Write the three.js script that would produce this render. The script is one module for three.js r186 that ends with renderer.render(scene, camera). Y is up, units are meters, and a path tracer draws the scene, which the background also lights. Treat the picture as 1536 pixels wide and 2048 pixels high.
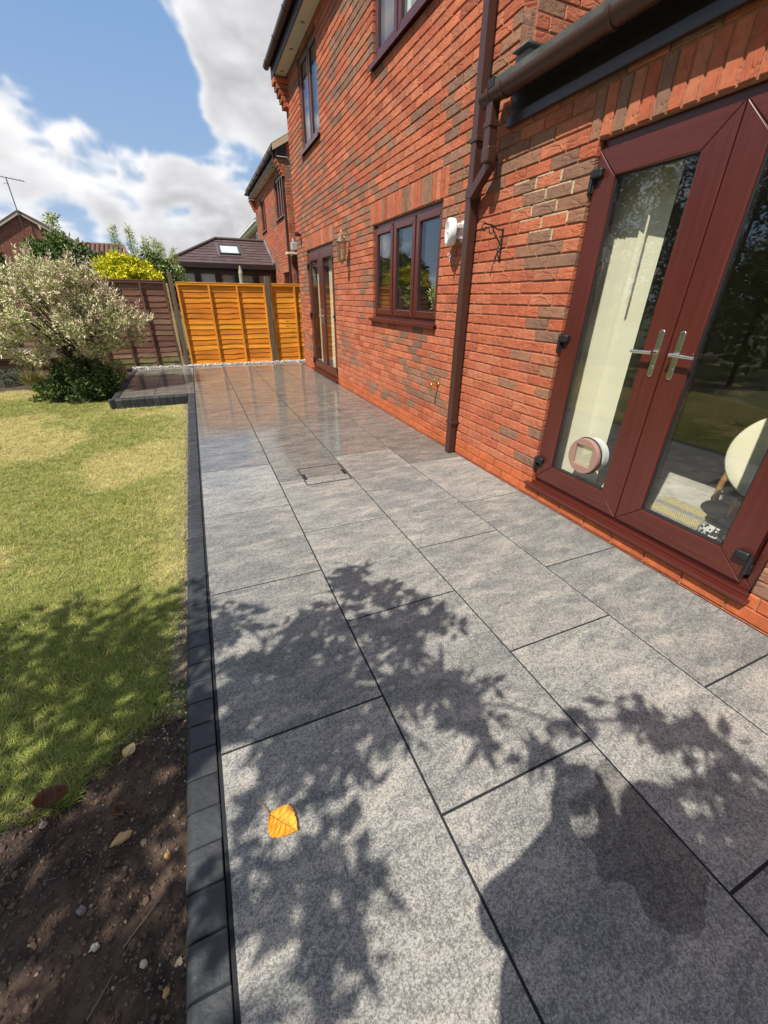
import * as THREE from 'three';
import { mergeGeometries } from 'three/addons/utils/BufferGeometryUtils.js';
import { RoundedBoxGeometry } from 'three/addons/geometries/RoundedBoxGeometry.js';
import { MarchingCubes } from 'three/addons/objects/MarchingCubes.js';

// ---------------------------------------------------------------- camera, sun, exposure
const scene = new THREE.Scene();
const camera = new THREE.PerspectiveCamera(103.75, 768 / 1024, 0.02, 400);
camera.position.set(0, 1.375, 0);
camera.rotation.set(-0.4883, -0.4111, 0.0126, 'YXZ');
const renderer = new THREE.WebGLRenderer();
renderer.toneMapping = THREE.LinearToneMapping;
renderer.toneMappingExposure = 1.3;
renderer.shadowMap.enabled = true;
const SUN = new THREE.Vector3(-0.915, 1.375, 0.47).normalize();   // towards the sun
const sun = new THREE.DirectionalLight(new THREE.Color().setRGB(1, 0.95, 0.86), 5.0);
sun.position.copy(SUN).multiplyScalar(30); sun.target.position.set(0, 0, -5);
sun.position.add(sun.target.position);
sun.castShadow = true; sun.shadow.mapSize.set(4096, 4096);
Object.assign(sun.shadow.camera, { left: -16, right: 16, top: 16, bottom: -16, near: 1, far: 80 });
scene.add(sun, sun.target);

// ---------------------------------------------------------------- random and noise
function rngOf(s) { return () => { s |= 0; s = s + 0x6D2B79F5 | 0; let t = Math.imul(s ^ s >>> 15, 1 | s); t = t + Math.imul(t ^ t >>> 7, 61 | t) ^ t; return ((t ^ t >>> 14) >>> 0) / 4294967296; }; }
const rnd = rngOf(7);
const rr = (a, b, r = rnd) => a + (b - a) * r();
const clamp = (x, a = 0, b = 1) => Math.min(b, Math.max(a, x));
const smooth = (a, b, x) => { const t = clamp((x - a) / (b - a)); return t * t * (3 - 2 * t); };
const mix = (a, b, t) => a + (b - a) * t;
const PERM = new Uint8Array(1024), VAL = new Float32Array(256);
{ const r = rngOf(12345), p = [...Array(256).keys()]; for (let i = 255; i > 0; i--) { const j = Math.floor(r() * (i + 1)); [p[i], p[j]] = [p[j], p[i]]; } for (let i = 0; i < 1024; i++) PERM[i] = p[i & 255]; for (let i = 0; i < 256; i++) VAL[i] = r(); }
function plane(x0, x1, y0, y1, z, fx, fy) {
  const k = z & 255, a = PERM[(x0 & 255) + k], b = PERM[(x1 & 255) + k], c = y0 & 255, d = y1 & 255;
  const p = VAL[PERM[a + c]], q = VAL[PERM[b + c]], r = VAL[PERM[a + d]], s = VAL[PERM[b + d]];
  const u = p + (q - p) * fx; return u + (r + (s - r) * fx - u) * fy;
}
function vn(x, y, z = 0, px = 0, py = 0) {   // value noise, periodic in x, y when px, py are given
  const xi = Math.floor(x), yi = Math.floor(y), zi = Math.floor(z);
  let fx = x - xi, fy = y - yi, fz = z - zi; fx = fx * fx * (3 - 2 * fx); fy = fy * fy * (3 - 2 * fy);
  let x0 = xi, x1 = xi + 1, y0 = yi, y1 = yi + 1;
  if (px) { x0 = ((x0 % px) + px) % px; x1 = ((x1 % px) + px) % px; }
  if (py) { y0 = ((y0 % py) + py) % py; y1 = ((y1 % py) + py) % py; }
  const A = plane(x0, x1, y0, y1, zi, fx, fy); if (fz === 0) return A;
  fz = fz * fz * (3 - 2 * fz); return A + (plane(x0, x1, y0, y1, zi + 1, fx, fy) - A) * fz;
}
function fbm(x, y, z, oct, px = 0, py = 0) { let s = 0, a = 0.5, n = 0; for (let i = 0; i < oct; i++) { s += a * vn(x, y, z + i * 17, px, py); n += a; a *= 0.5; x *= 2; y *= 2; px *= 2; py *= 2; } return s / n; }
function fbm3(x, y, z, oct) { let s = 0, a = 0.5, n = 0; for (let i = 0; i < oct; i++) { s += a * vn(x, y, z); n += a; a *= 0.5; x = x * 2.03 + 11.3; y = y * 2.03 + 5.1; z = z * 2.03 + 7.7; } return s / n; }

// ---------------------------------------------------------------- sky: air and clouds
{
  const W = 1792, Hh = 896, data = new Float32Array(W * Hh * 4);
  // where the clouds and the blue gaps stand (unit directions, angular size, strength)
  const blobs = [[-0.167, 0.246, -0.955, 0.170, 0.225], [-0.112, 0.207, -0.972, 0.170, 0.225], [-0.026, 0.179, -0.984, 0.150, 0.210], [-0.205, 0.177, -0.963, 0.200, 0.188], [0.085, 0.152, -0.985, 0.140, 0.165], [0.041, 0.367, -0.929, 0.080, 0.188], [0.124, 0.364, -0.923, 0.120, 0.255], [0.156, 0.317, -0.936, 0.140, 0.255], [0.167, 0.260, -0.951, 0.110, 0.195], [0.028, 0.126, -0.992, 0.080, 0.150], [-0.026, 0.291, -0.956, 0.060, 0.112], [0.033, 0.268, -0.963, 0.050, 0.112], [-0.101, 0.331, -0.938, 0.176, -0.630], [0.008, 0.316, -0.949, 0.066, -0.375], [-0.038, 0.319, -0.947, 0.099, -0.420], [0.063, 0.302, -0.951, 0.055, -0.300], [0.053, 0.231, -0.971, 0.055, -0.390], [-0.009, 0.249, -0.968, 0.044, -0.300], [0.085, 0.208, -0.974, 0.044, -0.240], [-0.134, 0.111, -0.985, 0.055, -0.300], [-0.189, 0.133, -0.973, 0.055, -0.150], [0.124, 0.108, -0.986, 0.055, -0.150]];
  const d = new THREE.Vector3();
  for (let j = 0; j < Hh; j++) for (let i = 0; i < W; i++) {
    const th = ((i + 0.5) / W - 0.5) * 2 * Math.PI, el = ((j + 0.5) / Hh - 0.5) * Math.PI;
    d.set(Math.cos(el) * Math.cos(th), Math.sin(el), Math.cos(el) * Math.sin(th));
    const up = Math.max(d.y, 0);
    let r, g, b;
    const k = Math.pow(1 - up, 3);
    r = mix(0.155, 0.50, k); g = mix(0.335, 0.66, k); b = mix(0.68, 0.86, k);
    if (d.y > -0.03) {
      const q1 = fbm3(d.x * 3 + 9, d.y * 4 + 2, d.z * 3 + 4, 3) - 0.5, q2 = fbm3(d.x * 3 + 31, d.y * 4 + 12, d.z * 3 + 14, 3) - 0.5;
      const X = d.x * 3.1 + q1 * 0.6 + 20.5, Y = d.y * 5.2 + q2 * 0.5 + 3.3, Z = d.z * 3.1 + q2 * 0.6 + 4.2;
      const f = fbm3(X, Y, Z, 4);
      let c = 0; for (const [vx, vy, vz, s, q] of blobs) { const a = d.x * vx + d.y * vy + d.z * vz; if (a > 0.8) c += q * Math.exp(-(1 - a) * 2 / (s * s)); }
      const puff = (e) => { let t = 0, w = 0.5, n = 0, x = X * 3.2, y = (Y + e * 0.10) * 3.2, z = Z * 3.2 - e * 0.04; for (let i = 0; i < 5; i++) { t += w * (1 - Math.abs(2 * vn(x, y, z) - 1)); n += w; w *= 0.55; x = x * 2.1 + 3.1; y = y * 2.1 + 1.7; z = z * 2.1 + 9.2; } return t / n; };
      const fine = puff(0), above = puff(1);
      const cov = f + clamp(c, -0.45, 0.22) + (fine - 0.5) * 0.50 + 0.03 * k - 0.012;
      const a = smooth(0.515, 0.645, cov) * 0.97;
      const thick = smooth(0.60, 0.86, cov + (fbm3(X * 1.3 + 8, Y * 2.2, Z * 1.3, 3) - 0.5) * 0.7);
      const lum = clamp(mix(1.0, 0.70, thick) + (fine - above) * 0.55, 0.5, 1.12);
      r = mix(r, lum * 0.985, a); g = mix(g, lum * 1.0, a); b = mix(b, lum * 1.03, a);
    } else { const t = smooth(-0.03, -0.12, d.y); r = mix(r, 0.16, t); g = mix(g, 0.15, t); b = mix(b, 0.12, t); }
    const o = (j * W + i) * 4; data[o] = r * 0.77; data[o + 1] = g * 0.755; data[o + 2] = b * 0.74; data[o + 3] = 1;
  }
  const t = new THREE.DataTexture(data, W, Hh, THREE.RGBAFormat, THREE.FloatType);
  t.mapping = THREE.EquirectangularReflectionMapping; t.magFilter = THREE.LinearFilter; t.minFilter = THREE.LinearFilter; t.needsUpdate = true;
  scene.background = t; scene.environment = t;
}

// ---------------------------------------------------------------- textures
const enc = (v) => { v = clamp(v); return 255 * (v <= 0.0031308 ? v * 12.92 : 1.055 * Math.pow(v, 1 / 2.4) - 0.055); };
function tex(w, h, fn, { srgb = true, size = [1, 1], clampEdge = false } = {}) {   // fn(u, v) gives linear colours; size is metres covered
  const a = new Uint8Array(w * h * 4);
  for (let j = 0; j < h; j++) for (let i = 0; i < w; i++) {
    let c = fn((i + 0.5) / w, (j + 0.5) / h); if (!c.length) c = [c, c, c];
    const o = (j * w + i) * 4; for (let k = 0; k < 3; k++) a[o + k] = srgb ? enc(c[k]) : 255 * clamp(c[k]); a[o + 3] = 255;
  }
  const t = new THREE.DataTexture(a, w, h); t.magFilter = THREE.LinearFilter; t.minFilter = THREE.LinearMipmapLinearFilter; t.generateMipmaps = true;
  t.wrapS = t.wrapT = clampEdge ? THREE.ClampToEdgeWrapping : THREE.RepeatWrapping; if (srgb) t.colorSpace = THREE.SRGBColorSpace;
  t.repeat.set(1 / size[0], 1 / size[1]); t.needsUpdate = true; return t;
}
const T = {};
// brick: dragged, creased face. Tone varies about 1; creases are relief, and faintly darkened in the colour too
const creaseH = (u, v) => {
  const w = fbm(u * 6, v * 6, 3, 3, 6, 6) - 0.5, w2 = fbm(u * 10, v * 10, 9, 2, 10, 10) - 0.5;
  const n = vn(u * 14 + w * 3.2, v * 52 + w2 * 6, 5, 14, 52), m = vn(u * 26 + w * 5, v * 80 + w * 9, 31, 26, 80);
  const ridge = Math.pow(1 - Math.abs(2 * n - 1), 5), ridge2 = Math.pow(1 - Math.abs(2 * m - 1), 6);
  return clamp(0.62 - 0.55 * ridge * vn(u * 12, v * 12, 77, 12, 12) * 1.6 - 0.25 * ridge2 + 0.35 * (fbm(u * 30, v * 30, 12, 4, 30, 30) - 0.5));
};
T.brickBump = tex(768, 768, creaseH, { srgb: false, size: [0.9, 0.9] });
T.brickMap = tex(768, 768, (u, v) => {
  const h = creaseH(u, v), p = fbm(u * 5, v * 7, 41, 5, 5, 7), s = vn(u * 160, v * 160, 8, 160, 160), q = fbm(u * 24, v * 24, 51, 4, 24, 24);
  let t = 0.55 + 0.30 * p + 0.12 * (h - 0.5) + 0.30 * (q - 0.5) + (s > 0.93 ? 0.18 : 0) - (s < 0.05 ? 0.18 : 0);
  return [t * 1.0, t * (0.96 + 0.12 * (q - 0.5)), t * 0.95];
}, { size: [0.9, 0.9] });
T.mortarMap = tex(512, 512, (u, v) => { const p = fbm(u * 8, v * 8, 5, 6, 8, 8), s = vn(u * 200, v * 200, 3, 200, 200); const t = 0.6 + 0.5 * (p - 0.5) + 0.25 * (s - 0.5); return [t, t * 0.95, t * 0.9]; }, { size: [1.3, 1.3] });
// slab: grey stone print with pale flecks drawn out across the slab
const slabField = (seed) => (u, v) => {
  const w = fbm(u * 8, v * 12, seed + 3, 3, 8, 12) - 0.5;
  const fl = vn(u * 95 + w * 9, v * 190 + w * 6, seed, 95, 190) * 0.26 + vn(u * 190 + w * 9, v * 330, seed + 5, 190, 330) * 0.36 + vn(u * 340, v * 560, seed + 6, 340, 560) * 0.38;
  const big = fbm(u * 3, v * 14 + w, seed + 11, 4, 3, 14), mid = fbm(u * 8 + w * 3, v * 52 + w * 4, seed + 21, 4, 8, 52);
  return { fl, big, mid, w };
};
function slabTex(seed) {
  const f = slabField(seed);
  return tex(1024, 1536, (u, v) => {
    const { fl, big, mid } = f(u, v);
    const dens = 0.5 + (big - 0.5) * 1.0 + (mid - 0.5) * 1.15;
    let t = mix(0.125, 0.42, smooth(0.36 - 0.20 * dens, 0.98 - 0.20 * dens, fl)) * (0.92 + 0.26 * (big - 0.5) + 0.10 * (mid - 0.5));
    const scratch = Math.pow(1 - Math.abs(2 * vn(u * 9 + (fl - .5) * 0.2 + big * 6, v * 12 + mid * 4, seed + 61, 9, 12) - 1), 60);
    t += 0.10 * scratch * smooth(0.5, 0.7, vn(u * 12, v * 18, seed + 71, 12, 18));
    const warm = (big - 0.5) * 0.22 + (mid - 0.5) * 0.12;
    return [t * (1.03 + 0.6 * warm), t * 1.0, t * (0.91 - 0.45 * warm)];
  }, { size: [0.62, 0.93] });
}
T.slab = [101, 202, 303].map(slabTex);
{ const f = slabField(101); T.slabBump = tex(768, 1152, (u, v) => { const q = f(u, v); return 0.5 + 0.7 * (q.fl - 0.5) + 0.4 * (q.mid - 0.5); }, { srgb: false, size: [0.62, 0.93] }); }
// wetness of the paving: matte where it has dried, glossy where water still lies (whole patio, second uv)
const PAT = { x0: -1.5, x1: 2.4, z0: -10.6, z1: 1.0 };
T.wet = tex(512, 1536, (u, v) => {
  const x = mix(PAT.x0, PAT.x1, u), z = mix(PAT.z0, PAT.z1, v), n = fbm(x * 1.1 + 9, z * 0.55, 4, 5), n2 = fbm(x * 6, z * 3, 14, 4);
  const edge = -2.9 - 0.35 * (x - 0.4) + (n - 0.5) * 2.0;
  const wet = smooth(edge + 0.7, edge - 0.9, z);
  const r = mix(0.60, 0.085, wet) + (n2 - 0.5) * 0.10;
  return clamp(r, 0.05, 0.9);
}, { srgb: false, size: [1, 1], clampEdge: true }); T.wet.channel = 1;
// woods
const grain = (seed, px, py) => (u, v) => { const w = fbm(u * 3, v * 2, seed, 3, 3, 2) - 0.5; const r = vn(u * px + w * 4, v * py + w * 2, seed + 3, px, py), q = vn(u * px * 3 + w * 6, v * py * 1.0, seed + 9, px * 3, py), b = fbm(u * 4, v * 3, seed + 15, 3, 4, 3); return 0.4 * r + 0.35 * q + 0.25 * b; };
{ const g = grain(5, 34, 4); T.rose = tex(512, 1024, (u, v) => { const w = fbm(u * 3, v * 2, 71, 3, 3, 2), ring = Math.pow(0.5 + 0.5 * Math.sin((u * 5 + w * 3.2) * 12.566), 3), t = g(u, v) - 0.10 * ring, k = smooth(0.15, 0.85, t); return [mix(0.098, 0.148, k), mix(0.020, 0.031, k), mix(0.014, 0.020, k)]; }, { size: [0.22, 1.1] }); }
{ const g = grain(25, 9, 2); T.plank = tex(512, 512, (u, v) => { const t = g(u, v), kn = Math.pow(vn(u * 7, v * 6, 66, 7, 6), 14); const k = 0.62 + 0.95 * (t - 0.40) - 0.7 * kn; return [k, k * 0.97, k * 0.92]; }, { size: [0.28, 1.0] }); T.plankBump = tex(512, 512, (u, v) => g(u, v), { srgb: false, size: [0.28, 1.0] }); }
T.weather = tex(512, 512, (u, v) => { const p = fbm(u * 7, v * 3, 9, 5, 7, 3), q = fbm(u * 22, v * 22, 19, 4, 22, 22); const k = clamp(0.35 + 1.2 * (p - 0.35) + 0.5 * (q - 0.5), 0.15, 1); return [k, k * 0.93, k * 0.86]; }, { size: [1.4, 1.4] });
T.sett = tex(512, 512, (u, v) => { const p = fbm(u * 6, v * 6, 2, 5, 6, 6), s = vn(u * 150, v * 150, 4, 150, 150), q = fbm(u * 20, v * 20, 12, 4, 20, 20); const k = 0.62 + 0.7 * (p - 0.5) + 0.35 * (q - 0.5) + (s > 0.95 ? 0.25 : 0) - (s < 0.06 ? 0.3 : 0); return [k, k, k]; }, { size: [0.5, 0.5] });
T.grit = tex(512, 512, (u, v) => fbm(u * 40, v * 40, 7, 4, 40, 40), { srgb: false, size: [0.4, 0.4] });
T.soil = tex(1024, 1024, (u, v) => { const p = fbm(u * 6, v * 6, 2, 6, 6, 6), s = vn(u * 120, v * 120, 4, 120, 120), q = fbm(u * 40, v * 40, 12, 4, 40, 40); const k = 0.55 + 0.9 * (p - 0.5) + 0.7 * (q - 0.5); let c = [0.100 * k, 0.062 * k, 0.040 * k]; if (s > 0.975) c = [0.22, 0.17, 0.12]; else if (s > 0.95) c = [0.13, 0.095, 0.07]; return c; }, { size: [1, 1] });
T.soilBump = tex(512, 512, (u, v) => fbm(u * 16, v * 16, 22, 6, 16, 16), { srgb: false, size: [0.6, 0.6] });
T.turf = tex(1024, 1024, (u, v) => { const p = fbm(u * 5, v * 5, 32, 5, 5, 5), q = fbm(u * 60, v * 60, 42, 4, 60, 60); const k = 0.5 + 1.0 * (q - 0.5), s = smooth(0.4, 0.65, p); return [mix(0.10, 0.24, s) * (0.5 + k), mix(0.11, 0.20, s) * (0.5 + k), mix(0.035, 0.085, s) * (0.5 + k)]; }, { size: [2.5, 2.5] });
T.tile = tex(256, 256, (u, v) => { const p = fbm(u * 6, v * 6, 2, 5, 6, 6), q = fbm(u * 30, v * 30, 3, 3, 30, 30); const k = 0.62 + 0.5 * (p - 0.5) + 0.3 * (q - 0.5); return [k, k, k]; }, { size: [1.2, 1.2] });

// ---------------------------------------------------------------- materials
function mat(color, roughness, o = {}) {
  const { bump, bumpScale = 0.002, ...rest } = o;
  const m = new THREE.MeshPhysicalMaterial({ roughness, ...rest });
  if (color) m.color.setRGB(...color);
  if (bump) { m.bumpMap = bump; m.bumpScale = bumpScale; }
  return m;
}
const M = {
  mortar: mat([0.56, 0.27, 0.16], 0.95, { map: T.mortarMap, bump: T.grit, bumpScale: 0.002 }),
  pointing: mat([0.74, 0.62, 0.40], 0.95, { map: T.mortarMap, bump: T.grit, bumpScale: 0.004 }),
  joint: mat([0.012, 0.014, 0.017], 0.9),
  rose: mat([0.66, 0.62, 0.60], 0.32, { map: T.rose, clearcoat: 0.25, clearcoatRoughness: 0.25 }),
  brownPlastic: mat([0.060, 0.026, 0.018], 0.33),
  brownDark: mat([0.030, 0.018, 0.015], 0.4),
  black: mat([0.012, 0.012, 0.013], 0.45),
  gasket: mat([0.010, 0.010, 0.011], 0.6),
  cream: mat([0.72, 0.66, 0.46], 0.7),
  soffit: mat([0.66, 0.62, 0.50], 0.6),
  chrome: mat([0.78, 0.74, 0.64], 0.16, { metalness: 1 }),
  brass: mat([0.75, 0.55, 0.16], 0.25, { metalness: 1 }),
  pewter: mat([0.36, 0.28, 0.19], 0.38, { metalness: 0.85 }),
  white: mat([0.74, 0.75, 0.74], 0.4),
  lead: mat([0.24, 0.25, 0.26], 0.55, { map: T.weather }),
  pane: mat([0.98, 0.99, 0.98], 0.0, { transmission: 1, thickness: 0, ior: 1.72 }),
  blind: mat([0.86, 0.82, 0.62], 0.95, { transmission: 0.2, thickness: 0 }),
  wall: mat([0.52, 0.48, 0.40], 0.9),
  carpet: mat([0.30, 0.25, 0.19], 0.95),
  floorTile: mat([0.62, 0.58, 0.50], 0.35),
  iron: mat([0.016, 0.015, 0.015], 0.4),
  leafWood: mat([0.085, 0.060, 0.040], 0.9, { map: T.weather }),
  leaf: mat([1, 1, 1], 0.55, { vertexColors: true, side: THREE.DoubleSide, specularIntensity: 0.5 }),
  tint: mat([1, 1, 1], 0.9, { vertexColors: true, side: THREE.DoubleSide }),
};
const TONES = [[0.54, 0.148, 0.066], [0.58, 0.172, 0.078], [0.50, 0.130, 0.058], [0.57, 0.188, 0.092], [0.36, 0.175, 0.098], [0.30, 0.160, 0.100], [0.45, 0.162, 0.082], [0.60, 0.150, 0.046]];
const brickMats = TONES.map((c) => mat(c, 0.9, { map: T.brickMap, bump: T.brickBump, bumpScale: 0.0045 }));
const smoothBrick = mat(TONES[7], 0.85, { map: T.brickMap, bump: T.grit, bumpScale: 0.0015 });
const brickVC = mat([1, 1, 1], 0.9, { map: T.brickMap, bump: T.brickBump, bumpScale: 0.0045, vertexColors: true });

// ---------------------------------------------------------------- geometry helpers
const V = (x, y, z) => new THREE.Vector3(x, y, z);
function metric(g) {   // uv in metres, the grain (v) along the longest side
  g = g.index ? g.toNonIndexed() : g; g.computeBoundingBox();
  const s = g.boundingBox.getSize(V()), L = s.x > s.y ? (s.x > s.z ? 0 : 2) : (s.y > s.z ? 1 : 2);
  if (!g.attributes.normal) g.computeVertexNormals();
  const p = g.attributes.position, n = g.attributes.normal, uv = new Float32Array(p.count * 2), o = rnd() * 5, o2 = rnd() * 5;
  for (let i = 0; i < p.count; i++) {
    const a = [Math.abs(n.getX(i)), Math.abs(n.getY(i)), Math.abs(n.getZ(i))], N = a[0] > a[1] ? (a[0] > a[2] ? 0 : 2) : (a[1] > a[2] ? 1 : 2), q = [p.getX(i), p.getY(i), p.getZ(i)];
    const rest = [0, 1, 2].filter((k) => k !== N), v = N === L ? rest[1] : L, u = rest.find((k) => k !== v);
    uv[i * 2] = q[u] + o; uv[i * 2 + 1] = q[v] + o2;
  }
  g.setAttribute('uv', new THREE.BufferAttribute(uv, 2));
  for (const k of Object.keys(g.attributes)) if (!['position', 'normal', 'uv', 'color'].includes(k)) g.deleteAttribute(k);
  return g;
}
const bx = (x0, x1, y0, y1, z0, z1, r = 0) => {
  const w = Math.abs(x1 - x0), h = Math.abs(y1 - y0), d = Math.abs(z1 - z0);
  const g = r > 0 ? new RoundedBoxGeometry(w, h, d, 1, Math.min(r, w / 2.01, h / 2.01, d / 2.01)) : new THREE.BoxGeometry(w, h, d);
  return g.translate((x0 + x1) / 2, (y0 + y1) / 2, (z0 + z1) / 2);
};
const cyl = (a, b, r0, r1 = r0, n = 10) => {   // a tapered rod from a to b
  const d = V().subVectors(b, a), g = new THREE.CylinderGeometry(r1, r0, d.length(), n);
  g.applyQuaternion(new THREE.Quaternion().setFromUnitVectors(V(0, 1, 0), d.clone().normalize()));
  return g.translate((a.x + b.x) / 2, (a.y + b.y) / 2, (a.z + b.z) / 2);
};
const tube = (pts, r, seg = 24, rs = 7) => new THREE.TubeGeometry(new THREE.CatmullRomCurve3(pts), seg, r, rs);
function taper(pts, r0, r1, seg = 12, rs = 6) {
  const g = new THREE.TubeGeometry(new THREE.CatmullRomCurve3(pts), seg, 1, rs), c = new THREE.CatmullRomCurve3(pts), p = g.attributes.position;
  for (let i = 0; i <= seg; i++) { const q = c.getPointAt(i / seg), r = mix(r0, r1, i / seg); for (let j = 0; j <= rs; j++) { const k = i * (rs + 1) + j; p.setXYZ(k, q.x + (p.getX(k) - q.x) * r, q.y + (p.getY(k) - q.y) * r, q.z + (p.getZ(k) - q.z) * r); } }
  return g;
}
const used = {};
const numbered = (n) => { const k = used[n] = (used[n] ?? -1) + 1; return k ? `${n}_${String(k).padStart(3, '0')}` : n; };
function obj(name, geos, m, parent = scene) {
  const l = (Array.isArray(geos) ? geos : [geos]).map(metric);
  const o = new THREE.Mesh(l.length > 1 ? mergeGeometries(l) : l[0], m);
  o.name = parent === scene ? numbered(name) : name; o.castShadow = o.receiveShadow = true; parent.add(o); return o;
}
function raw(name, g, m, parent = scene) { const o = new THREE.Mesh(g, m); o.name = parent === scene ? numbered(name) : name; o.castShadow = o.receiveShadow = true; parent.add(o); return o; }
function tag(o, label, category, group, kind) { o.userData.label = label; o.userData.category = category; if (group) o.userData.group = group; if (kind) o.userData.kind = kind; return o; }
function thing(name, label, category, group, kind) { const g = new THREE.Group(); g.name = numbered(name); scene.add(g); return tag(g, label, category, group, kind); }
function sub(name, parent) { const g = new THREE.Group(); g.name = name; parent.add(g); return g; }
function settle(g, x, y, z) { const b = V(x, y, z); g.position.copy(b); for (const c of g.children) c.position.sub(b); return g; }   // children were built in world places
function dup(g, label, group) { const c = g.clone(); c.name = numbered(g.name.replace(/_\d{3}$/, '')); c.userData = { ...g.userData }; if (label) c.userData.label = label; if (group) c.userData.group = group; scene.add(c); return c; }

// a squared piece: front at z = d with chamfered edges, sides back to z = 0; corners a little uneven
function piece(w, h, d, c = 0.003, jit = 0, r = rnd, uo = 0, vo = 0, back = false) {
  const j = () => (r() - 0.5) * 2 * jit, x = w / 2, y = h / 2;
  const A = [[-x, -y], [x, -y], [x, y], [-x, y]].map(([a, b]) => { const jx = j(), jy = j(), jz = j(); return { f: [a - Math.sign(a) * c + jx, b - Math.sign(b) * c + jy, d + jz * 0.6], s: [a + jx * 0.4, b + jy * 0.4, d - c + jz * 0.6], b: [a, b, 0] }; });
  const P = [], uv = [], q = (...v) => { for (const k of [0, 1, 2, 0, 2, 3]) { P.push(...v[k]); uv.push(v[k][0] + uo + v[k][2] * 0.3, v[k][1] + vo + v[k][2] * 0.3); } };
  q(A[0].f, A[1].f, A[2].f, A[3].f);
  for (let i = 0; i < 4; i++) { const k = (i + 1) % 4; q(A[i].s, A[k].s, A[k].f, A[i].f); q(A[i].b, A[k].b, A[k].s, A[i].s); }
  if (back) q(A[3].b, A[2].b, A[1].b, A[0].b);
  const g = new THREE.BufferGeometry(); g.setAttribute('position', new THREE.Float32BufferAttribute(P, 3)); g.setAttribute('uv', new THREE.Float32BufferAttribute(uv, 2)); g.computeVertexNormals(); return g;
}
const colored = (g, c) => { const n = g.attributes.position.count, a = new Float32Array(n * 3); for (let i = 0; i < n; i++) a.set(c, i * 3); g.setAttribute('color', new THREE.BufferAttribute(a, 3)); return g; };
const inFrame = (p) => { const c = p.clone().sub(camera.position).applyMatrix4(new THREE.Matrix4().makeRotationFromEuler(camera.rotation).invert()); if (c.z > -0.05) return false; const x = 768 + 803.6 * c.x / -c.z, y = 1024 - 803.6 * c.y / -c.z; return x > -60 && x < 1596 && y > -60 && y < 2108; };

// ================================================================ GROUND, PATIO, KERB
const XW = 2.2213;                                   // outer face of the house wall
const lawnY = (x, z) => -0.115 - 0.025 * smooth(-4, -7, z) + 0.02 * (fbm(x * 0.8 + 5, z * 0.8 + 40, 3, 3) - 0.5) + 0.025 * smooth(-1.8, -0.8, z);
const soilEdge = (x) => -1.27 - 0.45 * (x + 0.33) + 0.22 * (fbm(x * 7 + 50, 3.3, 8, 4) - 0.5);     // lawn ends, bare soil begins
const stripEdge = (z) => -0.300 - 0.075 * Math.max(0, fbm(z * 2.2 + 70, 1.5, 6, 5) - 0.25) - 0.06 * smooth(-2.2, -1.3, z) - 0.03 * smooth(-6, -7, z);
function sheet(x0, x1, z0, z1, nx, nz, fy, uvs = 1) {
  const P = [], uv = [], I = [];
  for (let j = 0; j <= nz; j++) for (let i = 0; i <= nx; i++) { const x = mix(x0, x1, i / nx), z = mix(z0, z1, j / nz); P.push(x, fy(x, z), z); uv.push(x * uvs, z * uvs); }
  for (let j = 0; j < nz; j++) for (let i = 0; i < nx; i++) { const a = j * (nx + 1) + i; I.push(a, a + nx + 1, a + 1, a + 1, a + nx + 1, a + nx + 2); }
  const g = new THREE.BufferGeometry(); g.setIndex(I); g.setAttribute('position', new THREE.Float32BufferAttribute(P, 3)); g.setAttribute('uv', new THREE.Float32BufferAttribute(uv, 2)); g.computeVertexNormals(); return g;
}
const mTurf = mat(null, 0.95, { map: T.turf, bump: T.soilBump, bumpScale: 0.012 });
const mSoil = mat(null, 0.92, { map: T.soil, bump: T.soilBump, bumpScale: 0.02 });
T.sand = tex(512, 512, (u, v) => { const p = fbm(u * 6, v * 6, 2, 6, 6, 6), s = vn(u * 90, v * 90, 4, 90, 90), q = fbm(u * 40, v * 40, 12, 4, 40, 40), k = 0.55 + 0.9 * (p - 0.5) + 0.9 * (q - 0.5) + (s > 0.9 ? 0.35 : 0) - (s < 0.12 ? 0.3 : 0); return [0.24 * k, 0.19 * k, 0.125 * k]; }, { size: [0.6, 0.6] });
const mSand = mat(null, 0.95, { map: T.sand, bump: T.soilBump, bumpScale: 0.01 });
tag(raw('ground', sheet(-200, 200, -320, 80, 8, 8, () => -0.26), mat([0.07, 0.085, 0.035], 0.95)), 'plain ground reaching away behind the fences and houses', 'ground', null, 'structure');
tag(raw('lawn', sheet(-9.3, -0.283, -9.3, 3.2, 140, 190, (x, z) => lawnY(x, z) - 0.09 * smooth(0.03, 0.16, z - soilEdge(x)) * smooth(-3.6, -3.2, x)), mTurf), 'short patchy lawn with dry yellow areas beside the grey patio', 'lawn', null, 'structure');
tag(raw('soil_bed', sheet(-3.2, -0.284, -1.75, 1.4, 150, 165, (x, z) => { const k = smooth(-0.06, 0.06, z - soilEdge(x)); return lawnY(x, z) + mix(-0.03, 0.012, k) + k * (0.05 * (fbm(x * 5, z * 5, 2, 5) - 0.5) + 0.016 * (fbm(x * 26, z * 26, 6, 3) - 0.5)); }), mSoil), 'bare dark brown soil between lawn and charcoal kerb', 'soil', null, 'structure');
tag(raw('soil_strip', sheet(-0.44, -0.284, -7.12, -1.2, 14, 260, (x, z) => lawnY(x, z) + (x > stripEdge(z) ? 0.010 : -0.02) - 0.05 * smooth(-1.5, -1.28, z) + 0.008 * (fbm(x * 40, z * 40, 2, 3) - 0.5)), mSand), 'pale dry sandy soil strip along outer side of kerb', 'soil', null, 'structure');
const bedY = (x, z) => -0.095 + 0.06 * (fbm(x * 4, z * 4, 2, 5) - 0.5);
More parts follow.
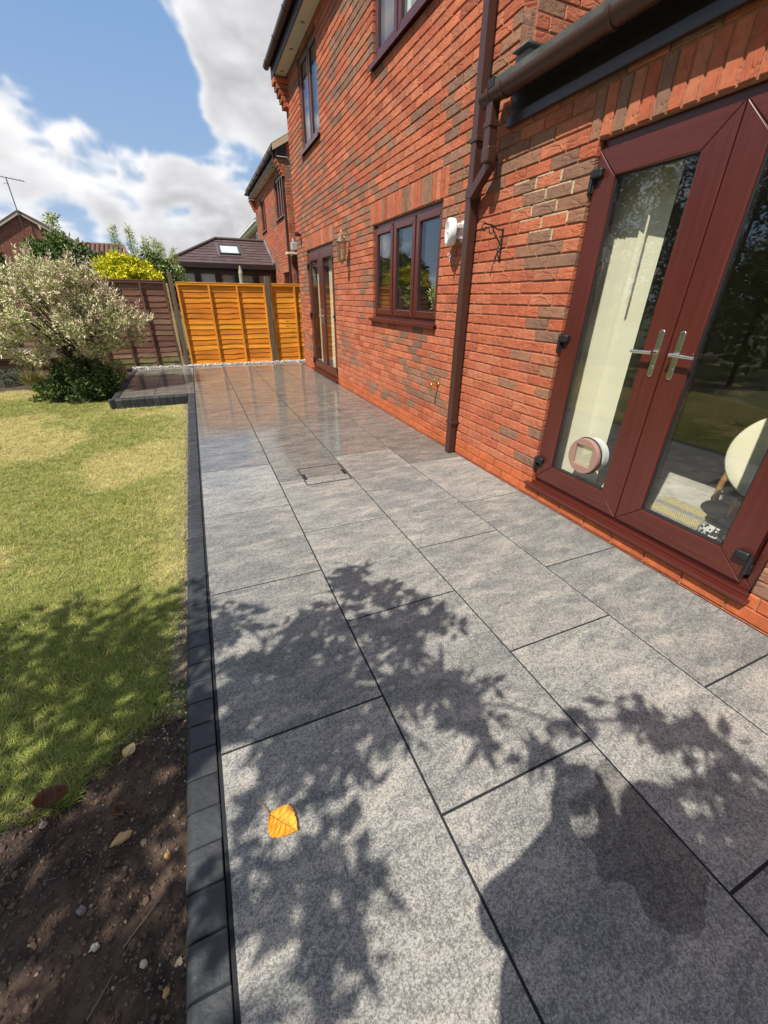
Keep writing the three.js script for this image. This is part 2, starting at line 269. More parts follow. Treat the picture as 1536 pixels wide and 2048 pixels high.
tag(raw('planting_bed', sheet(-7, -1.352, -11.2, -9.0, 90, 50, (x, z) => bedY(x, z) - 0.06 * smooth(-9.25, -9.0, z)), mSoil), 'dark planting bed at the foot of the brown fence', 'soil', null, 'structure');
tag(raw('planting_bed', sheet(-2.3, -1.353, -9.1, -7.7, 40, 50, (x, z) => bedY(x, z) + 0.006 - 0.09 * smooth(-1.95, -2.3, x) - 0.09 * smooth(-7.95, -7.7, z)), mSoil), 'dark soil under the pink and cream willow shrub', 'soil', null, 'structure');

// patio slabs
const slabMats = [0, 1, 2, 0, 1, 2].map((k, i) => T.slab[k]).map((t, i) => mat([0.92, 0.92, 0.92].map((c) => c * [1, 0.95, 1.04, 0.92, 1.02, 0.97][i]), 1, { map: t, roughnessMap: T.wet, bump: T.slabBump, bumpScale: 0.0005 }));
const wetMats = T.slab.map((t) => mat([0.66, 0.64, 0.63], 1, { map: t, roughnessMap: T.wet, bump: T.slabBump, bumpScale: 0.00012 }));   // soaked stone is darker
const patio = thing('patio', 'wide grey speckled stone slab patio running beside the brick house', 'patio', null, 'structure');
const slabGeos = {};
let slabCount = 0;
function slab(x0, x1, z0, z1) {
  const g = piece(x1 - x0, z1 - z0, 0.02, 0.0016, 0, rnd, rr(0, 9), rr(0, 9)), p = g.attributes.position, uv1 = new Float32Array(p.count * 2), cx = (x0 + x1) / 2, cz = (z0 + z1) / 2;
  for (let i = 0; i < p.count; i++) { uv1[i * 2] = (cx + p.getX(i) - PAT.x0) / (PAT.x1 - PAT.x0); uv1[i * 2 + 1] = (cz - p.getY(i) - PAT.z0) / (PAT.z1 - PAT.z0); }
  g.setAttribute('uv1', new THREE.BufferAttribute(uv1, 2));
  if (slabCount % 2) { const uv = g.attributes.uv; for (let i = 0; i < uv.count; i++) uv.setXY(i, -uv.getX(i), -uv.getY(i)); }
  const o = raw('slab', g, cz < -3.5 || cx < -0.2 ? wetMats[(slabCount * 7 + (slabCount >> 2)) % 3] : slabMats[(slabCount * 5 + (slabCount >> 2)) % 6], patio); slabCount++;
  o.rotation.x = -Math.PI / 2; o.position.set(cx, -0.02 + rr(-0.0004, 0.0004), cz);
}
const COLX = [-0.1745, 0.4265, 1.0355, 1.6445, XW - 0.012], G = 0.004, PEND = -10.2;
[0.9654, 0.5154, 0.9539, 0.4971].forEach((o, c) => {
  for (let k = -2; k < 14; k++) {
    const zA = Math.min(1.0, -(o + 0.8942 * (k - 1))), zB = Math.max(PEND, -(o + 0.8942 * k));
    if (zA - zB > 0.05) slab(COLX[c] + G, COLX[c + 1] - G, zB + G, zA - G);
  }
});
for (const [xa, xb] of [[-1.24, -0.765], [-0.765, -0.180]]) for (let k = 0; k < 4; k++) { const zA = -7.255 - k * 0.8942, zB = Math.max(PEND, zA - 0.8942); if (zA - zB > 0.05) slab(xa + G, xb - G, zB + G, zA - G); }
obj('joint_bed', [bx(-0.182, XW - 0.001, -0.12, -0.0035, PEND, 1.0), bx(-1.245, -0.1825, -0.12, -0.0036, PEND, -7.252)], M.joint, patio);

// kerb of charcoal setts
const kerb = thing('kerb', 'charcoal block kerb edging patio and its side platform', 'kerb', null, 'structure');
const settMats = [0.047, 0.055, 0.041, 0.060].map((k) => mat([k * 0.94, k, k * 1.08], 0.52, { map: T.sett, bump: T.grit, bumpScale: 0.0015 }));
function settGeo(w, l, d, c) {   // rounded outer edge towards -x
  const s = new THREE.Shape(), r = 0.028; s.moveTo(-w / 2, -d); s.lineTo(-w / 2, -r); s.quadraticCurveTo(-w / 2, 0, -w / 2 + r, 0); s.lineTo(w / 2 - 0.002, 0); s.lineTo(w / 2, -0.002); s.lineTo(w / 2, -d); s.closePath();
  const g = new THREE.ExtrudeGeometry(s, { depth: l - 2 * c, bevelEnabled: true, bevelThickness: c, bevelSize: c, bevelOffset: -c, bevelSegments: 1, curveSegments: 4 });
  return metric(g.translate(0, 0, -l / 2 + c));
}
const settGeos = [0, 1, 2, 3].map((k) => settGeo(0.098, 0.0965 - 0.0006 * k, 0.14, 0.0025));
const sett = (x, y, z, turn) => { const o = raw('sett', settGeos[Math.floor(rr(0, 4))], settMats[Math.floor(rr(0, 4))], kerb); o.position.set(x + rr(-0.0012, 0.0012), y + rr(-0.0012, 0.0012), z); o.rotation.y = turn + rr(-0.006, 0.006); };
for (let k = 0; k < 79; k++) sett(-0.2345, 0, 0.687 - 0.1 * k - 0.05 + 0.0, 0);
for (let k = 0; k < 10; k++) sett(-0.335 - 0.1 * k, 0.001, -7.203, Math.PI / 2);
for (let k = 0; k < 29; k++) sett(-1.298, 0.001, -7.305 - 0.1 * k, 0);
sett(-1.322, 0.0005, -7.206, 0.4);
obj('kerb_bed', [bx(-0.27, -0.186, -0.16, -0.006, -7.15, 0.66), bx(-1.26, -0.285, -0.16, -0.0055, -7.24, -7.165), bx(-1.335, -1.262, -0.16, -0.006, -10.15, -7.2)], M.joint, kerb);
settle(kerb, -0.2345, -0.14, -3);
settle(patio, 1, 0, -4);

// recessed drain cover with lifting slots
{
  const c = thing('drain_cover', 'square recessed drain cover outline with two lifting slots in slabs', 'drain cover'), x0 = 0.628, x1 = 1.024, z0 = -3.424, z1 = -3.042, w = 0.009, y0 = 0.0004, y1 = 0.0030;
  obj('frame', [bx(x0, x1, y0, y1, z0, z0 + w), bx(x0, x1, y0, y1, z1 - w, z1), bx(x0, x0 + w, y0, y1, z0 + w, z1 - w), bx(x1 - w, x1, y0, y1, z0 + w, z1 - w)], mat([0.02, 0.021, 0.022], 0.4), c);
  for (const x of [x0 + 0.012, x1 - 0.034]) obj('lifting_slot', [bx(x, x + 0.022, y0, 0.0032, -3.28, -3.16, 0.001), bx(x + 0.005, x + 0.017, 0.0032, 0.0046, -3.262, -3.23), bx(x + 0.005, x + 0.017, 0.0032, 0.0046, -3.21, -3.178)], M.black, c);
  settle(c, (x0 + x1) / 2, 0, (z0 + z1) / 2);
}
// water still lying on one slab: a thin film with a ragged rim
{
  const pts = [], N = 260, cx = 0.99, cz = -0.26;
  for (let i = 0; i < N; i++) { const a = i / N * 2 * Math.PI, r = (0.15 + 0.07 * Math.abs(Math.cos(a + 0.35))) * (0.66 + 0.7 * fbm(Math.cos(a) * 2.4 + 9, Math.sin(a) * 2.4 + 9, 4, 4) + 0.02 * Math.sin(a * 37) * vn(a * 5, 3, 3)); pts.push(new THREE.Vector2(Math.min(cx + Math.cos(a) * r, 1.031 + 5), cz + Math.sin(a) * r * 1.0)); }
  const s = new THREE.Shape(pts.map((p) => new THREE.Vector2(Math.min(p.x, 1.0325), -p.y)));
  const g = new THREE.ShapeGeometry(s).rotateX(-Math.PI / 2);
  const bump = tex(512, 512, (u, v) => fbm(u * 26, v * 26, 12, 4, 26, 26), { srgb: false, size: [0.5, 0.5] });
  const o = obj('puddle', g, mat([0.75, 0.755, 0.76], 0.03, { transmission: 1, thickness: 0, ior: 1.33, bump, bumpScale: 0.003 })); o.position.y = 0.0009;
  tag(o, 'dark wet patch of water lying on grey slab', 'puddle', null, 'structure');
}

// ================================================================ OUR HOUSE
const CH = 0.0745, JO = 0.0095;                       // course height, joint
const house = thing('brick_house', 'red brick house with rosewood frames standing along the patio', 'house');
const brickList = [];                                 // every brick: u, v centre on its wall, size, tone, wall
function layCourses(out, wall, u0, u1, v0, v1, holes, { seed = 1, soldiers = [] } = {}) {
  const r = rngOf(seed), k0 = Math.round(v0 / CH), k1 = Math.round(v1 / CH);
  const tone = (u, v) => { if (v < 0.14) return 7; const c = 0.5 + (fbm(u * 0.9 + seed * 7, v * 2.2 + 31, 5, 3) - 0.5) * 0.8 + (r() - 0.5) * 0.42; if (c > 0.632) return c > 0.685 ? 5 : 4; if (c > 0.60) return 6; return Math.floor(r() * 4); };
  const blocked = holes.concat(soldiers.map(([a, b, y]) => [a, b, y, y + 3 * CH]));
  for (let k = k0; k < k1; k++) {
    const y = (k + 0.5) * CH; let spans = [[u0, u1]];
    for (const [a, b, ya, yb] of blocked) if (y > ya && y < yb) spans = spans.flatMap(([s, e]) => b <= s || a >= e ? [[s, e]] : [[s, a], [b, e]].filter(([p, q]) => q - p > 0.03));
    const off = (k % 2) * 0.1125 + u0;
    for (const [s, e] of spans) {
      let p = s; const s0 = blocked.some((q) => Math.abs(q[1] - s) < 1e-6) ? 0.003 : 0, e0 = blocked.some((q) => Math.abs(q[0] - e) < 1e-6) ? 0.003 : -JO * 0.5;
      while (p < e - 0.02) {
        let n = off + Math.ceil((p - off + 1e-6) / 0.225) * 0.225; if (n - p < 0.045) n += 0.225; if (e - n < 0.045) n = e; n = Math.min(n, e);
        const a = p === s ? p - s0 : p, L = n - a + (n < e ? -JO : e0);
        out.push({ u: a + L / 2, v: y, w: L, h: CH - JO, t: tone(p, y), wall }); p = n;
      }
    }
  }
  for (const [a, b, y] of soldiers) { const n = Math.round((b - a) / 0.075), w = (b - a) / n; for (let i = 0; i < n; i++) out.push({ u: a + (i + 0.5) * w, v: y + 1.5 * CH, w: w - JO, h: 3 * CH - JO, t: r() < 0.22 ? 4 + Math.floor(r() * 2) : Math.floor(r() * 4), wall, soldier: true }); }
}
function turnUV(g, yes) { if (yes) { const u = g.attributes.uv; for (let i = 0; i < u.count; i++) u.setXY(i, u.getY(i), u.getX(i)); } return g; }
// a wall: matrix that takes (u, v, outward) to the world
const faceMinusX = (x) => new THREE.Matrix4().makeBasis(V(0, 0, 1), V(0, 1, 0), V(-1, 0, 0)).setPosition(x, 0, 0);
const facePlusZ = (z) => new THREE.Matrix4().makeBasis(V(1, 0, 0), V(0, 1, 0), V(0, 0, 1)).setPosition(0, 0, z);
const BD = 0.10, ZN = -3.03, ZF = -9.76, EAVE = 4.75;
const OPEN = { near: [-2.215, -0.695, CH, 29 * CH], kit: [-5.56, -3.87, 15 * CH, 29 * CH], far: [-8.975, -7.235, 0, 29 * CH], up1: [-5.56, -3.87, 47 * CH, 63 * CH], up2: [-8.78, -7.66, 47 * CH, 63 * CH] };
const W1 = faceMinusX(XW + BD);                       // brick backs; fronts stand BD out, at XW
const lowHoles = [OPEN.near, OPEN.kit, OPEN.far];
layCourses(brickList, W1, ZF, 1.6, -2 * CH, 33 * CH, lowHoles, { seed: 3, soldiers: [[-2.29, -0.62, 29 * CH], [-5.635, -3.795, 29 * CH], [-9.05, -7.16, 29 * CH]] });
layCourses(brickList, W1, ZF, ZN, 33 * CH, 64 * CH, [OPEN.up1, OPEN.up2], { seed: 5 });
layCourses(brickList, facePlusZ(ZN - BD), XW + BD + 0.01, 6, 33 * CH, 64 * CH, [], { seed: 9 });
// corbelled bricks that carry the eaves at the far corner
for (let k = 0; k < 5; k++) brickList.push({ u: XW - 0.035 - k * 0.018, v: EAVE - 0.37 + k * CH, w: 0.09 + k * 0.036, h: CH - JO, t: k % 4, wall: facePlusZ(ZF), d: 0.215 });
{
  const p = V(), eye = camera.position;
  for (const b of brickList) { p.set(b.u, b.v, BD).applyMatrix4(b.wall); const n = V().setFromMatrixColumn(b.wall, 2), d = V().subVectors(eye, p), L = d.length(); b.area = inFrame(p) && b.v > 0 ? b.w * b.h * Math.max(0, n.dot(d) / L) / (L * L) : 0; }
  brickList.sort((a, b) => b.area - a.area);
  const geos = new Map(), rest = [], q = new THREE.Quaternion(), s = V(), r = rngOf(91);
  brickList.forEach((b, i) => {
    const depth = b.d ?? BD, jit = b.t === 7 ? 0.0008 : 0.0022, proud = (r() - 0.5) * 0.003;
    if (i < 300) {
      const key = `${b.soldier ? 's' : 'b'}${Math.round(b.w * 250)}_${b.h.toFixed(2)}_${b.t === 7}_${Math.floor(r() * 5)}`;
      if (!geos.has(key)) geos.set(key, turnUV(piece(b.w, b.h, depth, b.t === 7 ? 0.003 : 0.0045, jit, r, r() * 5, r() * 5), b.soldier));
      const o = raw('brick', geos.get(key), b.t === 7 ? smoothBrick : brickMats[b.t], house);
      o.applyMatrix4(new THREE.Matrix4().copy(b.wall).multiply(new THREE.Matrix4().makeTranslation(b.u, b.v, proud)));
    } else {
      const c = TONES[b.t], k = 0.85 + 0.3 * r();
      rest.push(colored(turnUV(piece(b.w, b.h, depth, 0.0045, jit, r, r() * 5, r() * 5), b.soldier), c.map((x) => x * k)).applyMatrix4(new THREE.Matrix4().copy(b.wall).multiply(new THREE.Matrix4().makeTranslation(b.u, b.v, proud))));
    }
  });
  raw('bricks', mergeGeometries(rest), brickVC, house).userData.kind = 'stuff';
}
// mortar: the wall body behind the brick faces, with its openings
const MR = 0.0085;
function wallBody(u0, u1, v0, v1, holes, depth) {
  const s = new THREE.Shape([[u0, v0], [u1, v0], [u1, v1], [u0, v1]].map((p) => new THREE.Vector2(...p)));
  for (const [a, b, c, d] of holes) s.holes.push(new THREE.Path([[a, c], [a, d], [b, d], [b, c]].map((p) => new THREE.Vector2(...p))));
  return new THREE.ExtrudeGeometry(s, { depth, bevelEnabled: false });
}
const toMinusX = (g, xFront) => g.applyMatrix4(new THREE.Matrix4().makeBasis(V(0, 0, 1), V(0, 1, 0), V(-1, 0, 0)).setPosition(xFront, 0, 0));
{
  const lo = wallBody(ZF, 1.6, -0.15, 33 * CH, [OPEN.near, OPEN.kit, [OPEN.far[0], OPEN.far[1], 0.001, OPEN.far[3]]], 0.235), hi = wallBody(ZF, ZN - 0.005, 33 * CH + 0.0005, 4.76, [OPEN.up1, OPEN.up2], 0.235);
  toMinusX(lo, XW + MR + 0.235); toMinusX(hi, XW + MR + 0.2352);
  obj('mortar_wall', [lo, hi, bx(XW + 0.25, 6, 33 * CH, 4.76, ZN - 0.1, ZN - MR)], M.mortar, house);
  // pale smeared repointing in one patch of wall beside the door
  const P = [], r = rngOf(12);
  for (const b of brickList) if (b.wall === W1 && b.u > -2.85 && b.u + b.w / 2 < -2.26 && b.v > 1.72 && b.v < 2.10 && !b.soldier) {
    const near = 1 - Math.hypot((b.u + 2.5) / 0.40, (b.v - 1.93) / 0.2); if (near + (r() - 0.5) * 0.5 < 0) continue;
    P.push(bx(XW + 0.0015 + r() * 0.003, XW + 0.03, b.v + b.h / 2 - 0.003 * r(), b.v + CH - b.h / 2 - 0.0035, b.u - b.w / 2, b.u + b.w / 2 * (0.3 + 0.7 * r())));
    P.push(bx(XW + 0.001 + r() * 0.003, XW + 0.03, b.v - b.h / 2 * (0.6 + 0.4 * r()), b.v + b.h / 2, b.u + b.w / 2 - 0.003, b.u + b.w / 2 + JO + 0.002));
  }
  obj('pale_pointing', P, M.pointing, house);
}
// ---- frames
const XF = XW + 0.042;                                // front of the outer frames
function mitred(z0, z1, y0, y1, w, wt, wb, x, depth, bev = 0.005) {   // four mitred bars round an opening, front at x, facing -x
  const I = [z0 + w, z1 - w, y0 + wb, y1 - wt], q = [[[z0, y0], [z1, y0], [I[1], I[2]], [I[0], I[2]]], [[z1, y0], [z1, y1], [I[1], I[3]], [I[1], I[2]]], [[z1, y1], [z0, y1], [I[0], I[3]], [I[1], I[3]]], [[z0, y1], [z0, y0], [I[0], I[2]], [I[0], I[3]]]];
  return q.map((pts) => toMinusX(new THREE.ExtrudeGeometry(new THREE.Shape(pts.map((p) => new THREE.Vector2(...p))), { depth: depth - bev, bevelEnabled: true, bevelThickness: bev, bevelSize: bev, bevelOffset: -bev, bevelSegments: 2 }), x + depth));
}
function glass(parent, z0, z1, y0, y1, x) { for (const dx of [0, 0.02]) { const g = new THREE.PlaneGeometry(z1 - z0, y1 - y0).rotateY(-Math.PI / 2).translate(x + dx, (y0 + y1) / 2, (z0 + z1) / 2); raw('pane', g, M.pane, parent); } }
function sash(parent, z0, z1, y0, y1, w, wb, x, frameMat) {
  obj('sash', mitred(z0, z1, y0, y1, w, w, wb, x, 0.06, 0.007), frameMat, parent);
  const I = [z0 + w, z1 - w, y0 + wb, y1 - w];
  obj('gasket', mitred(I[0] - 0.001, I[1] + 0.001, I[2] - 0.001, I[3] + 0.001, 0.008, 0.008, 0.008, x + 0.014, 0.03, 0.002), M.gasket, parent);
  glass(parent, I[0] + 0.004, I[1] - 0.004, I[2] + 0.004, I[3] - 0.004, x + 0.02);
}
function window3(name, [z0, z1, y0, y1], n, frameMat, sillDrop = true) {
  const w = sub(name, house), ys = y0 + 0.05, fw = 0.038;
  obj('frame', mitred(z0 + 0.004, z1 - 0.004, ys, y1 - 0.002, fw, 0.05, fw, XF, 0.07, 0.006), frameMat, w);
  const gap = 0.03, a = z0 + 0.004 + fw - 0.012, b = z1 - 0.004 - fw + 0.012, L = (b - a - gap * (n - 1)) / n;
  for (let i = 0; i < n; i++) { const s = a + i * (L + gap); sash(w, s, s + L, ys + fw - 0.012, y1 - 0.05 + 0.010, 0.066, 0.066, XF - 0.016, frameMat); if (i) obj('mullion', bx(XF + 0.002, XF + 0.068, ys + fw, y1 - 0.05, s - gap - 0.005, s + 0.005), frameMat, w); }
  obj('window_sill', [bx(XW - 0.045, XF + 0.05, y0 + 0.016, y0 + 0.034, z0 - 0.03, z1 + 0.03, 0.004), bx(XF - 0.02, XF + 0.07, y0 + 0.034, ys - 0.001, z0 + 0.006, z1 - 0.006, 0.003), bx(XW - 0.045, XW - 0.036, y0 - 0.004, y0 + 0.018, z0 - 0.03, z1 + 0.03)], frameMat, w);
  return w;
}
window3('kitchen_window', OPEN.kit, 3, M.rose); window3('upper_window', OPEN.up1, 3, M.rose); window3('upper_window', OPEN.up2, 2, M.rose);
function hinge(parent, z, y, s) {
  obj('hinge', [cyl(V(XF - 0.038, y - 0.055, z), V(XF - 0.038, y + 0.04, z), 0.011, 0.011, 10), bx(XF - 0.052, XF - 0.014, y + 0.005, y + 0.052, z - 0.008, z + s * 0.062 + 0.008 * s, 0.012), bx(XF - 0.03, XF + 0.002, y - 0.06, y - 0.01, z - 0.014, z + 0.014, 0.005)], M.black, parent);
}
function plateGeo(x, y, z) { const p = new THREE.Shape(); p.absarc(0, 0.095, 0.0155, 0, Math.PI); p.absarc(0, -0.11, 0.0155, Math.PI, 2 * Math.PI); p.closePath(); return toMinusX(new THREE.ExtrudeGeometry(p, { depth: 0.006, bevelEnabled: true, bevelThickness: 0.003, bevelSize: 0.003, bevelOffset: -0.003, bevelSegments: 3, curveSegments: 10 }), x).translate(0, y, z); }
function handle(parent, z, y, s) {
  const x = XF - 0.016;
  const h = obj('handle', [plateGeo(x, y, z), cyl(V(x - 0.005, y, z), V(x - 0.05, y, z), 0.0095, 0.0085, 12), cyl(V(x - 0.05, y, z - s * 0.008), V(x - 0.047, y - 0.004, z + s * 0.118), 0.0095, 0.0082, 12), cyl(V(x - 0.008, y - 0.075, z), V(x - 0.014, y - 0.075, z), 0.009, 0.009, 12)], M.chrome, parent);
  return h;
}
function frenchDoor(name, [z0, z1, y0, y1], ySill) {
  const d = sub(name, house), zm = (z0 + z1) / 2 - 0.025;
  obj('frame', mitred(z0 + 0.004, z1 - 0.004, ySill, y1 - 0.002, 0.05, 0.05, 0.05, XF, 0.07, 0.006), M.rose, d);
  sash(d, z0 + 0.010, zm - 0.003, ySill + 0.03, y1 - 0.045, 0.135, 0.125, XF - 0.018, M.rose); sash(d, zm + 0.003, z1 - 0.065, ySill + 0.03, y1 - 0.045, 0.135, 0.125, XF - 0.018, M.rose);
  obj('door_sill', [bx(XW - 0.038, XF + 0.05, ySill - 0.036, ySill - 0.014, z0 - 0.03, z1 + 0.012, 0.004), bx(XF - 0.03, XF + 0.07, ySill - 0.014, ySill - 0.001, z0 + 0.004, z1 - 0.004, 0.003)], M.rose, d);
  for (const y of [ySill + 0.15, ySill + 1.0, ySill + 1.85]) { hinge(d, z0 + 0.006, y, 1); hinge(d, z1 - 0.061, y, -1); }
  handle(d, zm - 0.055, ySill + 1.01, -1); handle(d, zm + 0.055, ySill + 1.01, 1);
  return d;
}
const nearDoor = frenchDoor('french_door', OPEN.near, 0.128); nearDoor.userData.label = 'wide rosewood french door with round cat flap in one pane';
const farDoor = frenchDoor('french_door', OPEN.far, 0.062); farDoor.userData.label = 'rosewood french door beside the wall lantern';
obj('door_plinth', bx(XW + 0.02, XW + 0.2, -0.05, 0.026, OPEN.far[0], OPEN.far[1]), M.brownDark, house);
obj('door_plinth', bx(XW + 0.02, XW + 0.2, CH - 0.002, 0.091, OPEN.near[0] + 0.001, OPEN.near[1] - 0.001), M.brownDark, house);
{ // round cat flap let into the glass
  const z = -1.815, y = 0.458, mF = mat([0.30, 0.17, 0.135], 0.5), x = XF - 0.02;
  const ring = new THREE.Shape(); ring.absarc(0, 0, 0.118, 0, 2 * Math.PI); const h = new THREE.Path(); h.moveTo(-0.068, -0.062); h.lineTo(-0.068, 0.068); h.lineTo(0.066, 0.068); h.lineTo(0.066, -0.062); h.closePath(); ring.holes.push(h);
  const g = toMinusX(new THREE.ExtrudeGeometry(ring, { depth: 0.026, bevelEnabled: true, bevelThickness: 0.005, bevelSize: 0.005, bevelOffset: -0.005, bevelSegments: 2, curveSegments: 36 }), x + 0.02);
  const o = obj('cat_flap', g.translate(0, y, z), mF, nearDoor);
  obj('flap_rim', new THREE.TorusGeometry(0.119, 0.006, 8, 40).rotateY(Math.PI / 2).translate(x + 0.022, y, z), M.gasket, nearDoor);
  obj('flap', bx(x + 0.006, x + 0.011, y - 0.062, y + 0.068, z - 0.068, z + 0.066), mat([0.80, 0.78, 0.62], 0.2, { transmission: 0.7, thickness: 0 }), nearDoor);
  obj('flap_tunnel', toMinusX(new THREE.ExtrudeGeometry((() => { const s = new THREE.Shape(); s.absarc(0, 0, 0.112, 0, 2 * Math.PI); const p = new THREE.Path(); p.absarc(0, 0, 0.098, 0, 2 * Math.PI); s.holes.push(p); return s; })(), { depth: 0.045, bevelEnabled: false, curveSegments: 30 }), x + 0.10).translate(0, y, z), M.white, nearDoor);
}
// ---- eaves, gutter and pipes of the tall part
{
  const xo = XW - 0.20, z1 = ZN + 0.05;
  obj('soffit', [bx(xo, XW + 0.1, EAVE, EAVE + 0.012, ZF - 0.02, z1)], M.soffit, house);
  const ve = []; for (let z = ZF + 0.35; z < z1; z += 0.75) ve.push(cyl(V((xo + XW) / 2, EAVE - 0.004, z), V((xo + XW) / 2, EAVE + 0.004, z), 0.032, 0.032, 16));
  obj('soffit_vent', ve, mat([0.25, 0.23, 0.19], 0.7), house);
  const bd = []; for (let z = ZF; z < z1; z += 0.1) bd.push(bx(xo + 0.004, XW - 0.004, EAVE - 0.0025, EAVE - 0.0002, z + 0.002, z + 0.098)); obj('soffit_boards', bd, M.soffit, house);
  obj('fascia', bx(xo - 0.018, xo - 0.0005, EAVE - 0.012, EAVE + 0.2, ZF - 0.03, z1), M.brownDark, house);
  const gs = new THREE.Shape(); gs.absarc(0, 0, 0.058, Math.PI, 2 * Math.PI, false); gs.absarc(0, 0, 0.053, 2 * Math.PI, Math.PI, true); gs.closePath();
  const gut = (x, y, za, zb) => new THREE.ExtrudeGeometry(gs, { depth: zb - za, bevelEnabled: false, curveSegments: 10 }).translate(x, y, za);
  const clip = (x, y, z) => { const s = new THREE.Shape(); s.absarc(0, 0, 0.064, Math.PI * 0.95, 2.05 * Math.PI, false); s.absarc(0, 0, 0.0582, 2.05 * Math.PI, Math.PI * 0.95, true); s.closePath(); return new THREE.ExtrudeGeometry(s, { depth: 0.028, bevelEnabled: false, curveSegments: 10 }).translate(x, y, z); };
  const gx = xo - 0.082, gy = EAVE + 0.165, cl = []; for (let z = ZF + 0.1; z < z1; z += 0.8) cl.push(clip(gx, gy, z));
  const g1 = obj('gutter', [gut(gx, gy, ZF - 0.06, z1), new THREE.CircleGeometry(0.058, 20, Math.PI, Math.PI).rotateY(Math.PI).translate(gx, gy, ZF - 0.06)], M.brownPlastic, house); obj('bracket', cl, M.brownPlastic, g1);
  // lean-to gutter above the near door
  const ex = XW - 0.145, ey = 2.575, c2 = []; for (const z of [-3.06, -2.93, -2.13, -1.3, -0.4, 0.5]) c2.push(clip(ex, ey, z));
  const g2 = obj('gutter', [gut(ex, ey, -3.14, 1.6), new THREE.CircleGeometry(0.058, 20, Math.PI, Math.PI).rotateY(Math.PI).translate(ex, ey, -3.139)], M.brownPlastic, house); obj('bracket', c2, M.brownPlastic, g2);
  obj('fascia', [bx(XW - 0.040, XW - 0.008, 2.405, 2.462, -3.02, 1.6, 0.004), bx(XW - 0.012, XW - 0.007, 2.462, 2.60, -3.02, 1.6)], mat([0.03, 0.022, 0.02], 0.3), house);
  // square downpipes
  const zp = -3.325, pipe = [bx(XW - 0.09, XW - 0.022, 2.13, EAVE + 0.1, zp - 0.034, zp + 0.034, 0.006), bx(XW - 0.092, XW - 0.02, 0.31, 2.12, zp - 0.037, zp + 0.037, 0.006), bx(XW - 0.09, XW - 0.022, 0.004, 0.31, zp - 0.034, zp + 0.034, 0.006)];
  const dp = obj('downpipe', pipe, M.brownPlastic, house);
  obj('pipe_collar', [bx(XW - 0.098, XW - 0.004, 2.07, 2.14, zp - 0.042, zp + 0.042, 0.005), bx(XW - 0.098, XW - 0.004, 2.40, 2.43, zp - 0.05, zp + 0.05, 0.004), bx(XW - 0.098, XW - 0.004, 0.30, 0.325, zp - 0.05, zp + 0.05, 0.004), bx(XW - 0.098, XW - 0.004, 3.55, 3.60, zp - 0.042, zp + 0.042, 0.005)], M.brownPlastic, dp);
  const arm = new THREE.BoxGeometry(0.06, 0.06, 0.30).rotateX(-0.62).translate(XW - 0.085, 2.165, -3.17);
  const br = obj('downpipe', [bx(ex - 0.033, ex + 0.033, 2.27, 2.53, -3.07, -3.005, 0.006), bx(ex - 0.036, ex + 0.038, 2.215, 2.30, -3.075, -2.995, 0.01), arm], M.brownPlastic, house);
  obj('pipe_collar', [bx(ex - 0.038, ex + 0.038, 2.40, 2.43, -3.076, -2.999, 0.004)], M.brownPlastic, br);
  // roofs
  const slope = (x0, y0, x1, y1, za, zb, t) => { const s = new THREE.Shape([[x0, y0], [x1, y1], [x1, y1 + t], [x0, y0 + t]].map((p) => new THREE.Vector2(...p))); return new THREE.ExtrudeGeometry(s, { depth: zb - za, bevelEnabled: false }).translate(0, 0, za); };
  const mRoof = mat([0.16, 0.10, 0.075], 0.9, { map: T.tile });
  obj('roof', [slope(xo - 0.07, EAVE + 0.19, 5.6, 7.0, ZF - 0.12, ZN + 0.12, 0.06), slope(9.3, EAVE + 0.19, 5.6, 7.0, ZF - 0.12, ZN + 0.12, 0.06)], mRoof, house);
  obj('lean_to_roof', slope(XW - 0.16, 2.60, 6, 2.60 + 3.95 * 0.27, ZN + 0.004, 1.75, 0.035), mat([0.10, 0.105, 0.10], 0.9, { map: T.weather }), house);
  obj('lead_upstand', [bx(XW - 0.02, XW + 0.2, 2.63, 2.76, -3.028, -2.90, 0.008), bx(XW - 0.055, XW + 0.24, 2.76, 2.775, -3.026, -2.87, 0.004), bx(XW - 0.05, XW - 0.005, 2.70, 2.712, -3.17, -3.028)], M.lead, house);
  obj('gutter_stop', bx(ex - 0.02, ex + 0.09, 2.60, 2.65, -3.10, -3.035, 0.004), M.black, house);
  obj('rear_wall', [bx(9.05, 9.25, -0.2, 4.8, ZF, 1.6), bx(XW + 0.27, 9.05, -0.2, 4.8, ZF, ZF + 0.1), bx(6.02, 9.05, -0.2, 4.8, ZN - 0.1, ZN), bx(XW + 0.27, 9.05, -0.2, 2.55, 1.5, 1.6)], M.mortar, house);
}
